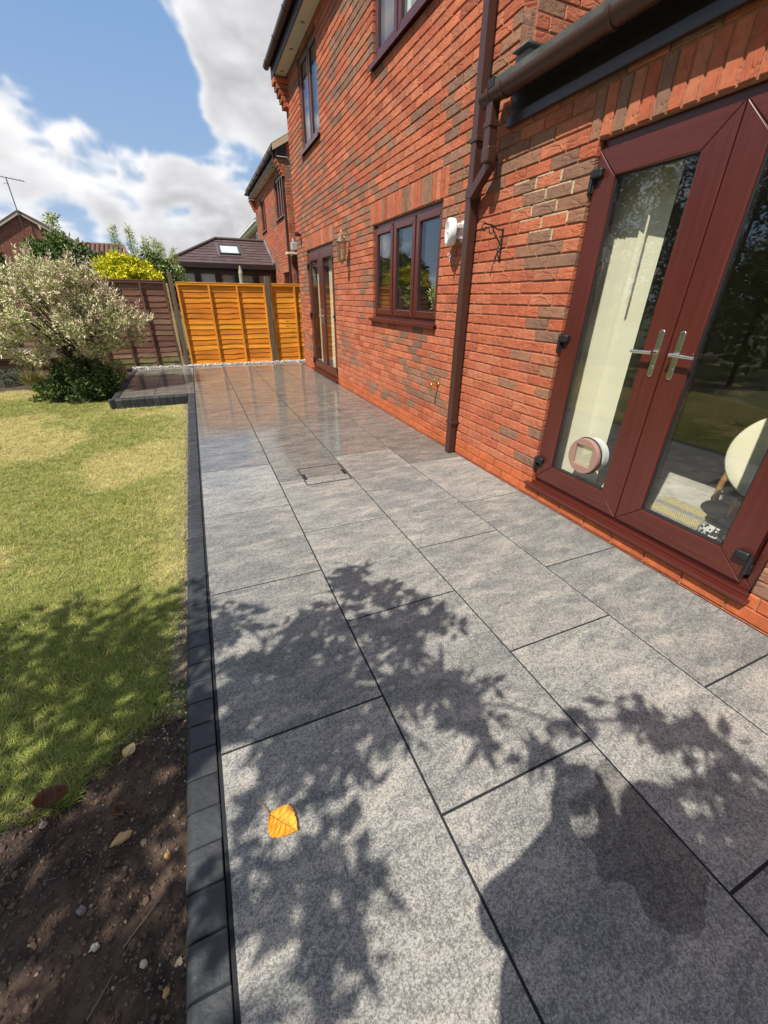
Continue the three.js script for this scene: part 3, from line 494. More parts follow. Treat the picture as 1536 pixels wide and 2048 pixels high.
// ---- rooms behind the glass
function room(z0, z1, y0, y1, depth, wallMat, floorMat) {
  const x0 = XW + 0.245, x1 = x0 + depth;
  obj('room_floor', bx(x0, x1, y0 - 0.04, y0, z0, z1), floorMat, house);
  obj('room_wall', [bx(x1, x1 + 0.05, y0 - 0.04, y1, z0, z1), bx(x0, x1 + 0.05, y0 - 0.04, y1, z0 - 0.05, z0 - 0.001), bx(x0, x1 + 0.05, y0 - 0.04, y1, z1 + 0.001, z1 + 0.05)], wallMat, house);
  obj('room_ceiling', bx(x0, x1 + 0.05, y1, y1 + 0.05, z0 - 0.05, z1 + 0.05), wallMat, house);
}
room(-2.75, 1.35, 0.10, 2.36, 3.2, M.wall, mat([0.80, 0.76, 0.66], 0.45, { map: T.tile }));
{ const l = []; for (let x = XW + 0.55; x < XW + 3.3; x += 0.6) l.push(bx(x, x + 0.004, 0.1, 0.1008, -2.74, 1.34)); for (let z = -2.5; z < 1.3; z += 0.6) l.push(bx(XW + 0.25, XW + 3.4, 0.1, 0.1009, z, z + 0.004)); obj('tile_joint', l, mat([0.25, 0.22, 0.18], 0.9), house); }
room(-7.0, -2.95, 0.1, 2.38, 3.0, M.wall, M.carpet); room(-9.6, -7.12, 0.05, 2.38, 3.0, M.wall, M.carpet); room(-9.6, -7.1, 2.62, 4.7, 2.5, M.wall, M.carpet); room(-6.95, -3.2, 2.62, 4.7, 2.5, M.wall, M.carpet);
settle(house, XW, 0, -4);

// ================================================================ THINGS ON THE WALL
{ // wall lantern
  const l = thing('wall_lantern', 'six sided antique metal lantern on a curled bracket beside far door', 'lantern'), z = -6.42, x = XW - 0.125, R = 0.068, yb = 1.86, yt = 2.065;
  obj('wall_plate', [new THREE.CylinderGeometry(0.04, 0.045, 0.018, 20).scale(1, 1, 0.75).rotateZ(Math.PI / 2).translate(XW - 0.009, 2.09, z), cyl(V(XW - 0.015, 2.09, z), V(XW - 0.04, 2.09, z), 0.016, 0.010)], M.pewter, l);
  const arc = []; for (let i = 0; i <= 16; i++) { const a = mix(-0.2, Math.PI * 1.0, i / 16); arc.push(V((XW - 0.03 + x) / 2 + Math.cos(a) * 0.055 - 0.004, 2.155 + Math.sin(a) * 0.055, z)); }
  obj('bracket', [tube([V(XW - 0.03, 2.09, z), ...arc, V(x, 2.13, z)], 0.0075, 40), tube([V(x + 0.05, 2.135, z), V(x + 0.03, 2.115, z), V(x + 0.012, 2.125, z), V(x + 0.018, 2.148, z), V(x + 0.032, 2.143, z)], 0.0045, 20)], M.pewter, l);
  obj('roof', [new THREE.CylinderGeometry(0.018, R * 1.18, 0.07, 6).translate(x, yt + 0.042, z), new THREE.CylinderGeometry(R * 1.2, R * 1.1, 0.014, 6).translate(x, yt, z), new THREE.SphereGeometry(0.016, 10, 8).translate(x, yt + 0.085, z)], M.pewter, l);
  const bars = [], pl = new THREE.CylinderGeometry(R * 0.9, R * 0.78, yt - yb, 6, 1, true).translate(x, (yb + yt) / 2, z);
  for (let i = 0; i < 6; i++) { const a = i * Math.PI / 3; bars.push(cyl(V(x + Math.sin(a) * R * 0.8, yb, z + Math.cos(a) * R * 0.8), V(x + Math.sin(a) * R * 0.92, yt, z + Math.cos(a) * R * 0.92), 0.006, 0.006, 6)); }
  obj('frame', [...bars, new THREE.CylinderGeometry(R * 0.86, R * 0.86, 0.012, 6).translate(x, yb, z)], M.pewter, l);
  obj('pane', pl, mat([0.95, 0.9, 0.8], 0.1, { transmission: 1, thickness: 0 }), l);
  obj('candle', [cyl(V(x, yb, z), V(x, yb + 0.09, z), 0.012), new THREE.SphereGeometry(0.016, 10, 8).scale(1, 1.7, 1).translate(x, yb + 0.115, z)], mat([0.75, 0.7, 0.6], 0.5), l);
  obj('finial', [new THREE.CylinderGeometry(R * 0.8, 0.008, 0.05, 6).translate(x, yb - 0.03, z), new THREE.SphereGeometry(0.009, 8, 6).translate(x, yb - 0.06, z)], M.pewter, l);
  settle(l, XW, 2.09, z);
}
{ // round retractable line reel
  const l = thing('washing_line_reel', 'white round washing line reel on wall beside brown downpipe', 'line reel'), z = -3.55, y = 1.875, tilt = 0.35;
  const body = new THREE.LatheGeometry([[0, 0.0], [0.060, 0.0], [0.066, 0.012], [0.088, 0.014], [0.097, 0.006], [0.100, -0.01], [0.098, -0.045], [0.085, -0.058], [0, -0.06]].map((p) => new THREE.Vector2(...p)), 40);
  const turn = (g) => g.rotateZ(Math.PI / 2).rotateY(-tilt).translate(XW - 0.115, y, z);
  obj('case', turn(body), M.white, l);
  obj('hub', turn(new THREE.CylinderGeometry(0.012, 0.014, 0.012, 16).translate(0, 0.006, 0)), mat([0.55, 0.55, 0.53], 0.5), l);
  obj('bracket', [bx(XW - 0.06, XW - 0.001, y - 0.05, y + 0.06, z + 0.045, z + 0.075, 0.004), bx(XW - 0.085, XW - 0.03, y + 0.02, y + 0.05, z + 0.02, z + 0.095, 0.004), bx(XW - 0.008, XW - 0.0005, y - 0.07, y + 0.08, z + 0.02, z + 0.09, 0.002)], M.white, l);
  obj('cord_end', [tube([V(XW - 0.11, y - 0.09, z + 0.01), V(XW - 0.10, y - 0.13, z + 0.012), V(XW - 0.095, y - 0.15, z + 0.01)], 0.003, 8), new THREE.TorusGeometry(0.014, 0.004, 6, 16).translate(XW - 0.095, y - 0.165, z + 0.01), tube([V(XW - 0.095, y - 0.18, z + 0.01), V(XW - 0.088, y - 0.2, z + 0.012), V(XW - 0.094, y - 0.215, z + 0.008)], 0.0035, 8)], mat([0.5, 0.5, 0.48], 0.4), l);
  settle(l, XW, y, z);
}
{ // basket bracket
  const l = thing('basket_bracket', 'small black scrolled iron hanging basket bracket on brick wall', 'bracket'), z = -2.955, y = 1.83, sp = (cx, cy, r, a0, a1) => { const p = []; for (let i = 0; i <= 14; i++) { const t = i / 14, a = mix(a0, a1, t), q = r * (1 - 0.6 * t); p.push(V(cx + Math.cos(a) * q, cy + Math.sin(a) * q, z)); } return p; };
  obj('back_bar', [bx(XW - 0.008, XW - 0.0005, y - 0.20, y + 0.01, z - 0.008, z + 0.008, 0.001)], M.iron, l);
  obj('arm', [tube([V(XW - 0.006, y, z), V(XW - 0.06, y + 0.004, z), V(XW - 0.10, y + 0.022, z), V(XW - 0.165, y + 0.03, z)], 0.0052, 24), tube(sp(XW - 0.17, y + 0.004, 0.027, 1.3, 7.0), 0.0045, 26), tube(sp(XW - 0.105, y - 0.010, 0.03, 0.9, 6.2), 0.004, 26)], M.iron, l);
  obj('brace', [tube([V(XW - 0.105, y + 0.022, z), V(XW - 0.07, y - 0.03, z), V(XW - 0.03, y - 0.075, z), V(XW - 0.01, y - 0.1, z), V(XW - 0.03, y - 0.14, z), V(XW - 0.008, y - 0.19, z)], 0.005, 30), tube(sp(XW - 0.022, y - 0.13, 0.018, 0, 5.5), 0.0035, 20), new THREE.SphereGeometry(0.009, 8, 6).translate(XW - 0.065, y - 0.036, z)], M.iron, l);
  settle(l, XW, y, z);
}
{ // tap
  const l = thing('garden_tap', 'small brass garden tap low on the brick wall', 'tap'), z = -3.72, y = 0.605;
  obj('body', [cyl(V(XW, y, z), V(XW - 0.065, y, z), 0.010, 0.010, 12), cyl(V(XW - 0.001, y, z), V(XW - 0.008, y, z), 0.024, 0.022, 16), tube([V(XW - 0.06, y, z), V(XW - 0.085, y - 0.004, z), V(XW - 0.092, y - 0.03, z), V(XW - 0.092, y - 0.055, z)], 0.010, 14), cyl(V(XW - 0.092, y - 0.045, z), V(XW - 0.092, y - 0.075, z), 0.013, 0.012, 12)], M.brass, l);
  obj('valve', [cyl(V(XW - 0.05, y, z), V(XW - 0.05, y + 0.04, z), 0.009, 0.007, 10), cyl(V(XW - 0.05, y + 0.042, z - 0.032), V(XW - 0.05, y + 0.042, z + 0.032), 0.0055, 0.0055, 8), new THREE.SphereGeometry(0.009, 8, 6).translate(XW - 0.05, y + 0.043, z)], M.brass, l);
  settle(l, XW, y, z);
}
{ // camera
  const l = thing('security_camera', 'small black camera high on the brick wall near the house corner', 'camera'), z = -9.3, y = 2.44;
  obj('mount', [cyl(V(XW, y, z), V(XW - 0.05, y, z), 0.016, 0.012), bx(XW - 0.012, XW - 0.0005, y - 0.03, y + 0.03, z - 0.03, z + 0.03, 0.004)], M.black, l);
  obj('body', [new THREE.CylinderGeometry(0.032, 0.036, 0.11, 16).rotateX(Math.PI / 2).rotateY(-0.5).rotateX(0.1).translate(XW - 0.08, y + 0.012, z + 0.02)], M.black, l);
  obj('cable', tube([V(XW - 0.03, y - 0.01, z), V(XW - 0.03, y - 0.06, z - 0.01), V(XW - 0.008, y - 0.09, z)], 0.004, 10), M.black, l);
  settle(l, XW, y, z);
}
// ================================================================ INSIDE
function blindStack(label, x, z0, n, dz, y0, y1, wand) {
  const b = thing('vertical_blind', label, 'blind'), g = new THREE.BoxGeometry(0.0012, y1 - y0, 0.089), r = rngOf(Math.round(n * 13 - z0 * 100)); metric(g);
  for (let i = 0; i < n; i++) { const o = raw('slat', g, M.blind, b); o.position.set(x + 0.002 * (i % 3), (y0 + y1) / 2, z0 + i * dz); o.rotation.y = 0.20 + (r() - 0.5) * 0.12 + (i === n - 3 ? 0.35 : 0); }
  obj('head_rail', bx(x - 0.02, x + 0.02, y1 + 0.001, y1 + 0.035, z0 - 0.05, z0 + n * dz + 0.9), M.white, b);
  if (wand) obj('wand', cyl(V(x - 0.055, y1 - 0.02, z0 + n * dz - 0.06), V(x - 0.055, 1.36, z0 + n * dz - 0.055), 0.006, 0.007), M.cream, b);
  settle(b, x, y0, z0);
}
blindStack('cream vertical blind drawn back inside the wide door', XW + 0.215, -2.19, 12, 0.029, 0.125, 2.11, true);
blindStack('cream vertical blind inside one leaf of the far door', XW + 0.165, -8.80, 7, 0.06, 0.08, 2.1);
blindStack('pale vertical blind inside the lantern side of far door', XW + 0.16, -7.98, 9, 0.06, 0.08, 2.1);
let n0 = 0; for (const [z0, z1, n] of [[-8.7, -8.3, 5], [-8.1, -7.75, 5]]) { const c = thing('curtain', 'pale curtain in the upstairs pane ' + (n0++ ? 'beside wide brick wall' : 'next to the eaves corner'), 'curtain'); const pts = []; for (let i = 0; i <= 40; i++) { const t = i / 40; pts.push([mix(z0, z1, t), Math.sin(t * n * 6.283) * 0.018]); } const P = new THREE.Shape(pts.map(([z, d]) => new THREE.Vector2(z, d)).concat(pts.slice().reverse().map(([z, d]) => new THREE.Vector2(z, d + 0.003)))); obj('cloth', new THREE.ExtrudeGeometry(P, { depth: 1.1, bevelEnabled: false }).rotateX(-Math.PI / 2).applyMatrix4(new THREE.Matrix4().makeBasis(V(0, 0, 1), V(0, 1, 0), V(1, 0, 0))).translate(XW + 0.28, 3.55, 0), M.white, c); settle(c, XW + 0.28, 3.55, z0); }
{ const c = thing('window_blind', 'white blind behind the wide upstairs window', 'blind'); for (const z of [-5.5, -4.95, -4.4]) obj('blind_panel', bx(XW + 0.26, XW + 0.263, 3.6, 4.66, z, z + 0.5), M.white, c); settle(c, XW + 0.26, 3.6, -5.5); }
{ // round backed easy chair
  const c = thing('easy_chair', 'easy chair with round cream pad and bent wood legs behind glass', 'chair'), mW = mat([0.50, 0.27, 0.09], 0.4, { map: T.plank }), f = 0.1;
  const pad = new THREE.LatheGeometry([[0, 0.03], [0.28, 0.028], [0.345, 0.018], [0.355, 0.0], [0.345, -0.02], [0.28, -0.035], [0, -0.04]].map((p) => new THREE.Vector2(...p)), 44);
  obj('pad', pad.scale(0.72, 0.9, 0.72).applyQuaternion(new THREE.Quaternion().setFromUnitVectors(V(0, 1, 0), V(-0.85, 0.35, 0.35).normalize())).translate(2.85, 0.615, -1.04), mat([0.70, 0.65, 0.48], 0.9), c);
  for (const [dx, dz] of [[0, 0], [0.36, -0.28]]) obj('leg', tube([V(2.87 + dx, f + 0.012, -1.16 + dz), V(2.865 + dx, 0.25, -1.165 + dz), V(2.90 + dx, 0.39, -1.14 + dz), V(2.98 + dx, 0.435, -1.06 + dz), V(3.1 + dx, 0.43, -0.94 + dz), V(3.25 + dx, 0.36, -0.80 + dz), V(3.32 + dx, f + 0.012, -0.72 + dz)], 0.019, 40, 8), mW, c);
  obj('cross_bar', cyl(V(2.92, 0.33, -1.12), V(3.28, 0.33, -1.40), 0.012), mW, c);
  settle(c, 3.05, f, -1.0);
}
{ // woven rug
  const t = tex(256, 256, (u, v) => { const s = Math.floor(v * 9) % 3, z = (Math.floor(u * 64) + Math.floor(v * 64)) % 2, n = vn(u * 40, v * 40, 3); const c = [[0.60, 0.48, 0.20], [0.52, 0.46, 0.30], [0.34, 0.33, 0.30]][s]; return c.map((k) => k * (0.5 + 0.55 * z + 0.3 * (n - 0.5))); }, { size: [0.45, 0.55] });
  tag(obj('woven_rug', bx(2.50, 3.02, 0.1015, 0.109, -1.62, -1.20, 0.002), mat(null, 0.95, { map: t })), 'yellow and grey woven rug on the floor inside wide door', 'rug');
}
{ // handbag
  const b = thing('handbag', 'black bag with white flower print on floor inside door', 'bag'), t = tex(256, 256, (u, v) => { const n = fbm(u * 9, v * 9, 4, 3, 9, 9), m = vn(u * 22, v * 22, 9, 22, 22); return n * 0.6 + m * 0.4 > 0.56 ? [0.6, 0.6, 0.57] : [0.015, 0.015, 0.018]; }, { size: [0.25, 0.25] });
  const g = new THREE.SphereGeometry(1, 24, 16); { const p = g.attributes.position; for (let i = 0; i < p.count; i++) { const y = p.getY(i); p.setXYZ(i, p.getX(i) * 0.085 * (1 - 0.35 * Math.max(y, 0)), (y < -0.55 ? -0.55 : y) * 0.10, p.getZ(i) * 0.15); } g.computeVertexNormals(); }
  obj('body', g.translate(2.66, 0.157, -1.06), mat(null, 0.8, { map: t }), b);
  obj('zip_band', new THREE.SphereGeometry(1, 24, 10).scale(0.062, 0.04, 0.14).translate(2.66, 0.225, -1.06), mat([0.015, 0.015, 0.017], 0.35), b);
  obj('strap', tube([V(2.63, 0.25, -1.17), V(2.58, 0.285, -1.10), V(2.575, 0.27, -1.02), V(2.62, 0.25, -0.95)], 0.009, 20), mat([0.015, 0.015, 0.017], 0.35), b);
  settle(b, 2.66, 0.1, -1.06);
}
// ================================================================ FOLIAGE
function foliage(specs, seed) {   // specs: {c, r, n, len, wid, colors, up, shell, dir}
  const R = rngOf(seed); let N = 0; for (const s of specs) N += s.n;
  const P = new Float32Array(N * 18), C = new Float32Array(N * 18), a = V(), d = V(), s1 = V(), q = V(), t = V(); let o = 0;
  const put = (v, col) => { P[o] = v.x; P[o + 1] = v.y; P[o + 2] = v.z; C[o] = col[0]; C[o + 1] = col[1]; C[o + 2] = col[2]; o += 3; };
  for (const s of specs) for (let i = 0; i < s.n; i++) {
    d.set(R() * 2 - 1, R() * 2 - 1, R() * 2 - 1).normalize();
    const k = Math.pow(R(), s.shell ?? 0.45); a.set(s.c[0] + d.x * s.r[0] * k, s.c[1] + d.y * s.r[1] * k, s.c[2] + d.z * s.r[2] * k);
    q.set(R() * 2 - 1, R() * 2 - 1, R() * 2 - 1).multiplyScalar(1.0).addScaledVector(d, 0.6).add(t.set(0, s.up ?? 0.1, 0)).normalize();
    s1.set(R() * 2 - 1, R() * 2 - 1, R() * 2 - 1).cross(q).normalize();
    const L = s.len * (0.6 + 0.8 * R()), w = s.wid * (0.6 + 0.8 * R()), col0 = s.colors[Math.floor(R() * s.colors.length)], v = 0.8 + 0.4 * R(), col = col0.map((c) => c * v);
    const base = a.clone(), tip = a.clone().addScaledVector(q, L), nn = t.crossVectors(q, s1).clone().multiplyScalar(w * 0.25), m1 = a.clone().addScaledVector(q, L * 0.45).addScaledVector(s1, w / 2).add(nn), m2 = a.clone().addScaledVector(q, L * 0.45).addScaledVector(s1, -w / 2).add(nn);
    put(base, col); put(m1, col); put(tip, col); put(base, col); put(tip, col); put(m2, col);
  }
  const g = new THREE.BufferGeometry(); g.setAttribute('position', new THREE.BufferAttribute(P, 3)); g.setAttribute('color', new THREE.BufferAttribute(C, 3)); g.computeVertexNormals(); return g;
}
function clumps(c, r, count, cr, n, look, seed, shape) {   // many small clumps spread through an uneven crown
  const R = rngOf(seed), out = [];
  while (out.length < count) {
    const d = V(R() * 2 - 1, R() * 2 - 1, R() * 2 - 1); if (d.length() > 1) continue; const k = Math.pow(d.length(), 0.55) / (d.length() + 1e-6); d.multiplyScalar(k);
    const bump = 0.82 + 0.36 * fbm3(d.x * 1.7 + seed, d.y * 1.7, d.z * 1.7, 2); if (shape && !shape(d)) continue;
    const s = cr * (0.6 + 0.8 * R()); out.push({ c: [c[0] + d.x * r[0] * bump, c[1] + d.y * r[1] * bump, c[2] + d.z * r[2] * bump], r: [s, s * 0.85, s], n: Math.round(n * (0.6 + 0.8 * R())), ...look });
  }
  return out;
}
const GREEN = [[0.085, 0.135, 0.026], [0.11, 0.165, 0.032], [0.065, 0.105, 0.022], [0.15, 0.20, 0.045]], PALE = [[0.42, 0.47, 0.18], [0.50, 0.52, 0.22], [0.30, 0.37, 0.12]], DARK = [[0.022, 0.05, 0.016], [0.03, 0.065, 0.02], [0.018, 0.04, 0.014]];
const YELLOW = [[0.80, 0.68, 0.02], [0.70, 0.63, 0.02], [0.52, 0.53, 0.025], [0.36, 0.41, 0.03]], WILLOW = [[0.68, 0.65, 0.38], [0.72, 0.67, 0.44], [0.50, 0.54, 0.22], [0.68, 0.54, 0.40], [0.74, 0.58, 0.46], [0.34, 0.40, 0.13], [0.25, 0.32, 0.09], [0.58, 0.58, 0.30]];
function plant(name, label, category, base, specs, stems, seed, group, m = M.leaf, wood = M.leafWood) {
  const p = thing(name, label, category, group);
  if (stems.length) obj(/tree/.test(name) ? 'trunk' : 'stem', stems, wood, p);
  raw('crown', foliage(specs, seed), m, p); settle(p, ...base); return p;
}
{ // variegated willow
  const B = [-1.62, -0.1, -8.35], look = { len: 0.068, wid: 0.021, colors: WILLOW, shell: 0.4, up: 0.35 };
  const specs = [...clumps([-2.15, 1.08, -8.25], [0.95, 0.66, 0.8], 84, 0.12, 160, look, 31), ...clumps([-1.35, 0.92, -8.25], [0.60, 0.30, 0.6], 44, 0.11, 150, look, 32), ...clumps([-1.75, 1.45, -8.3], [0.5, 0.36, 0.5], 30, 0.10, 150, look, 33)];
  const R = rngOf(77), stems = [];
  for (let i = 0; i < 34; i++) { const a = R() * 6.28, e = V(B[0] - 0.25 + Math.cos(a) * (0.3 + 0.65 * R()), 0.75 + 0.75 * R(), B[2] + Math.sin(a) * 0.6); stems.push(taper([V(B[0] + (R() - 0.5) * 0.1, -0.12, B[2] + (R() - 0.5) * 0.1), V(mix(B[0], e.x, 0.35), e.y * 0.45, mix(B[2], e.z, 0.35)), e], 0.022, 0.006)); }
  for (let i = 0; i < 210; i++) {   // young shoots that stand out of the crown
    const a = R() * 6.28, e = Math.acos(1 - 1.35 * R()) , s = i % 3 === 0 ? [-1.35, 0.95, -8.25, 0.6, 0.32, 0.55] : [-2.0, 1.12, -8.25, 0.98, 0.72, 0.8];
    const d = V(Math.cos(a) * Math.sin(e), Math.cos(e), Math.sin(a) * Math.sin(e)), p0 = V(s[0] + d.x * s[3] * 0.8, s[1] + d.y * s[4] * 0.8, s[2] + d.z * s[5] * 0.8), L = 0.16 + 0.22 * R(), dir = d.clone().add(V(0, 0.9, 0)).normalize();
    stems.push(cyl(p0, p0.clone().addScaledVector(dir, L), 0.0035, 0.0015, 4));
    for (let k = 0; k < 7; k++) { const q = p0.clone().addScaledVector(dir, L * (0.25 + 0.78 * k / 6)); specs.push({ c: [q.x, q.y, q.z], r: [0.02, 0.02, 0.02], n: 5, len: 0.05, wid: 0.015, colors: k > 3 ? [WILLOW[4], WILLOW[3], WILLOW[1], WILLOW[7]] : WILLOW, up: 0.8 }); }
  }
  plant('willow_shrub', 'pink and cream variegated willow shrub beside the lawn', 'shrub', B, specs, stems, 34);
  plant('evergreen_bush', 'dark green bush growing under the pink and cream willow', 'bush', [-1.75, -0.1, -8.0], [...clumps([-1.78, 0.12, -8.0], [0.42, 0.36, 0.38], 60, 0.11, 130, { len: 0.055, wid: 0.022, colors: [...DARK, ...GREEN], shell: 0.4 }, 35), ...clumps([-2.25, 0.02, -8.1], [0.28, 0.16, 0.3], 20, 0.08, 80, { len: 0.05, wid: 0.018, colors: GREEN, shell: 0.4 }, 36)], [taper([V(-1.75, -0.14, -8.0), V(-1.73, 0.05, -8.0), V(-1.8, 0.25, -8.02)], 0.02, 0.008)], 37);
  plant('low_shrub', 'small pale green shrub between willow and platform corner', 'shrub', [-1.5, -0.1, -8.9], clumps([-1.52, 0.12, -8.95], [0.18, 0.2, 0.35], 20, 0.08, 90, { len: 0.05, wid: 0.016, colors: [...PALE, GREEN[3]], shell: 0.4 }, 38), [taper([V(-1.5, -0.14, -8.9), V(-1.5, 0.0, -8.92), V(-1.55, 0.15, -8.95)], 0.012, 0.005)], 39);
  plant('grey_plant', 'small grey green plant at foot of the brown fence', 'plant', [-3.3, -0.1, -9.6], clumps([-3.35, 0.03, -9.6], [0.28, 0.14, 0.25], 22, 0.07, 70, { len: 0.05, wid: 0.014, colors: [[0.16, 0.19, 0.13], [0.10, 0.13, 0.08]], up: 0.6 }, 41), [taper([V(-3.3, -0.14, -9.6), V(-3.3, -0.05, -9.6), V(-3.32, 0.02, -9.6)], 0.012, 0.006)], 42);
  plant('grass_tuft', 'tuft of long yellowish grass beside dark green bush', 'grass tuft', [-2.75, -0.1, -9.1], [{ c: [-2.75, -0.03, -9.1], r: [0.12, 0.05, 0.12], n: 420, len: 0.24, wid: 0.008, colors: [[0.25, 0.24, 0.09], [0.14, 0.18, 0.05], [0.32, 0.27, 0.12]], up: 1.6 }], [], 43);
  const rk = new THREE.IcosahedronGeometry(0.16, 3); { const p = rk.attributes.position; for (let i = 0; i < p.count; i++) { const k = 0.75 + 0.5 * fbm3(p.getX(i) * 9 + 5, p.getY(i) * 9, p.getZ(i) * 9, 3); p.setXYZ(i, p.getX(i) * k * 1.3, p.getY(i) * k * 0.9, p.getZ(i) * k); } rk.computeVertexNormals(); }
  tag(obj('garden_rock', rk.translate(-1.6, 0.03, -9.55), mat([0.17, 0.12, 0.075], 0.95, { map: T.weather, bump: T.soilBump, bumpScale: 0.02 })), 'rough brown rock lying in planting bed near platform', 'rock');
}
// behind the fence
const trunkOf = (x, z, h, r = 0.06) => [taper([V(x, -0.28, z), V(x + 0.05, h * 0.5, z), V(x, h, z + 0.05)], r, r * 0.4), taper([V(x + 0.03, h * 0.45, z), V(x + 0.3, h * 0.8, z + 0.1), V(x + 0.5, h * 1.05, z)], r * 0.5, r * 0.2), taper([V(x + 0.03, h * 0.5, z), V(x - 0.25, h * 0.8, z - 0.1), V(x - 0.45, h * 1.05, z)], r * 0.5, r * 0.2)];
plant('golden_bush', 'rounded bright yellow bush rising above the brown fence', 'bush', [-1.2, -0.2, -11.7], clumps([-1.2, 1.66, -11.75], [0.62, 0.46, 0.58], 190, 0.10, 75, { len: 0.085, wid: 0.034, colors: YELLOW, shell: 0.4, up: -0.1 }, 51), trunkOf(-1.2, -11.75, 1.5), 52);
plant('leafy_bush', 'mid green bush standing behind the bright yellow bush', 'bush', [-0.75, -0.2, -13.2], clumps([-0.75, 1.72, -13.2], [0.75, 0.62, 0.6], 90, 0.17, 90, { len: 0.09, wid: 0.032, colors: [...GREEN, PALE[0]], shell: 0.4 }, 53), trunkOf(-0.75, -13.2, 1.4), 54);
{ const R = rngOf(60), specs = [], st = []; for (const [x, z, h] of [[-1.62, -15.5, 2.95], [-1.25, -15.7, 3.0], [-0.85, -15.3, 2.7], [-0.5, -15.6, 2.6], [-0.2, -15.4, 2.45], [-0.65, -15.8, 2.75]]) { st.push(taper([V(x, -0.28, z), V(x + 0.02, h * 0.5, z), V(x + (R() - 0.5) * 0.2, h, z)], 0.025, 0.006)); for (let k = 0; k < 30; k++) { const t = k / 29, y = mix(0.9, h + 0.05, t), w = 0.42 * (1 - t) + 0.06; specs.push({ c: [x + (R() - 0.5) * w, y, z + (R() - 0.5) * w], r: [w * 0.6, 0.10, w * 0.6], n: 40, len: 0.13, wid: 0.014, colors: PALE, up: 0.2 }); } }
  plant('bamboo_clump', 'clump of pale feathery bamboo behind the yellow bush', 'bamboo', [-0.9, -0.2, -15.5], specs, st, 61); }
plant('hedge_tree', 'mid green leafy tree in front of gabled brick house', 'tree', [-3.5, -0.2, -16.5], clumps([-3.3, 1.8, -16.5], [0.85, 0.95, 0.9], 110, 0.26, 130, { len: 0.12, wid: 0.05, colors: [...GREEN, GREEN[3]], shell: 0.42 }, 71), trunkOf(-3.5, -16.5, 1.7, 0.1), 72);
plant('hedge_tree', 'darker green rounded tree between willow and tiled roof', 'tree', [-2.7, -0.2, -14.5], clumps([-2.55, 1.55, -14.5], [0.85, 0.85, 0.8], 100, 0.22, 130, { len: 0.10, wid: 0.045, colors: [...GREEN, ...DARK], shell: 0.42 }, 73), trunkOf(-2.7, -14.5, 1.7, 0.08), 74);
plant('laurel_tree', 'glossy dark green laurel tree standing behind willow shrub', 'tree', [-4.3, -0.2, -12.2], clumps([-4.15, 1.45, -12.2], [0.62, 0.95, 0.7], 90, 0.2, 100, { len: 0.14, wid: 0.055, colors: [...DARK, GREEN[0]], shell: 0.42 }, 75), trunkOf(-4.3, -12.2, 1.7, 0.08), 76);
plant('sapling_tree', 'thin pale sapling poking above the leafy green tree', 'tree', [-3.25, -0.2, -17], [...clumps([-3.25, 3.05, -17], [0.25, 0.4, 0.25], 14, 0.12, 36, { len: 0.09, wid: 0.03, colors: PALE }, 77)], trunkOf(-3.25, -17, 2.7, 0.03), 78);
for (const [z, label, cols, n] of [[-4.70, 'leafy green plant in white pot inside kitchen window middle pane', GREEN, 34], [-4.12, 'spiky green plant in white pot inside kitchen window near reel', PALE, 30]]) {
  const x = XW + 0.2, p = plant('potted_plant', label, 'plant', [x, 1.2, z], clumps([x, 1.40, z], [0.09, 0.10, 0.11], n, 0.04, 16, { len: 0.07, wid: 0.022, colors: cols, up: 0.5 }, Math.round(-z * 100)), [cyl(V(x, 1.28, z), V(x, 1.40, z), 0.006, 0.004)], 81);
  const pot = obj('pot', new THREE.LatheGeometry([[0, 0], [0.042, 0], [0.055, 0.085], [0.058, 0.09], [0.050, 0.09], [0.046, 0.075], [0, 0.075]].map((q) => new THREE.Vector2(...q)), 20), M.white, p); pot.position.set(0, 0.012, 0);
}
tag(obj('window_board', bx(XW + 0.12, XW + 0.30, 1.185, 1.21, -5.55, -3.88, 0.004), M.white), 'white inner sill board behind the kitchen window', 'sill');
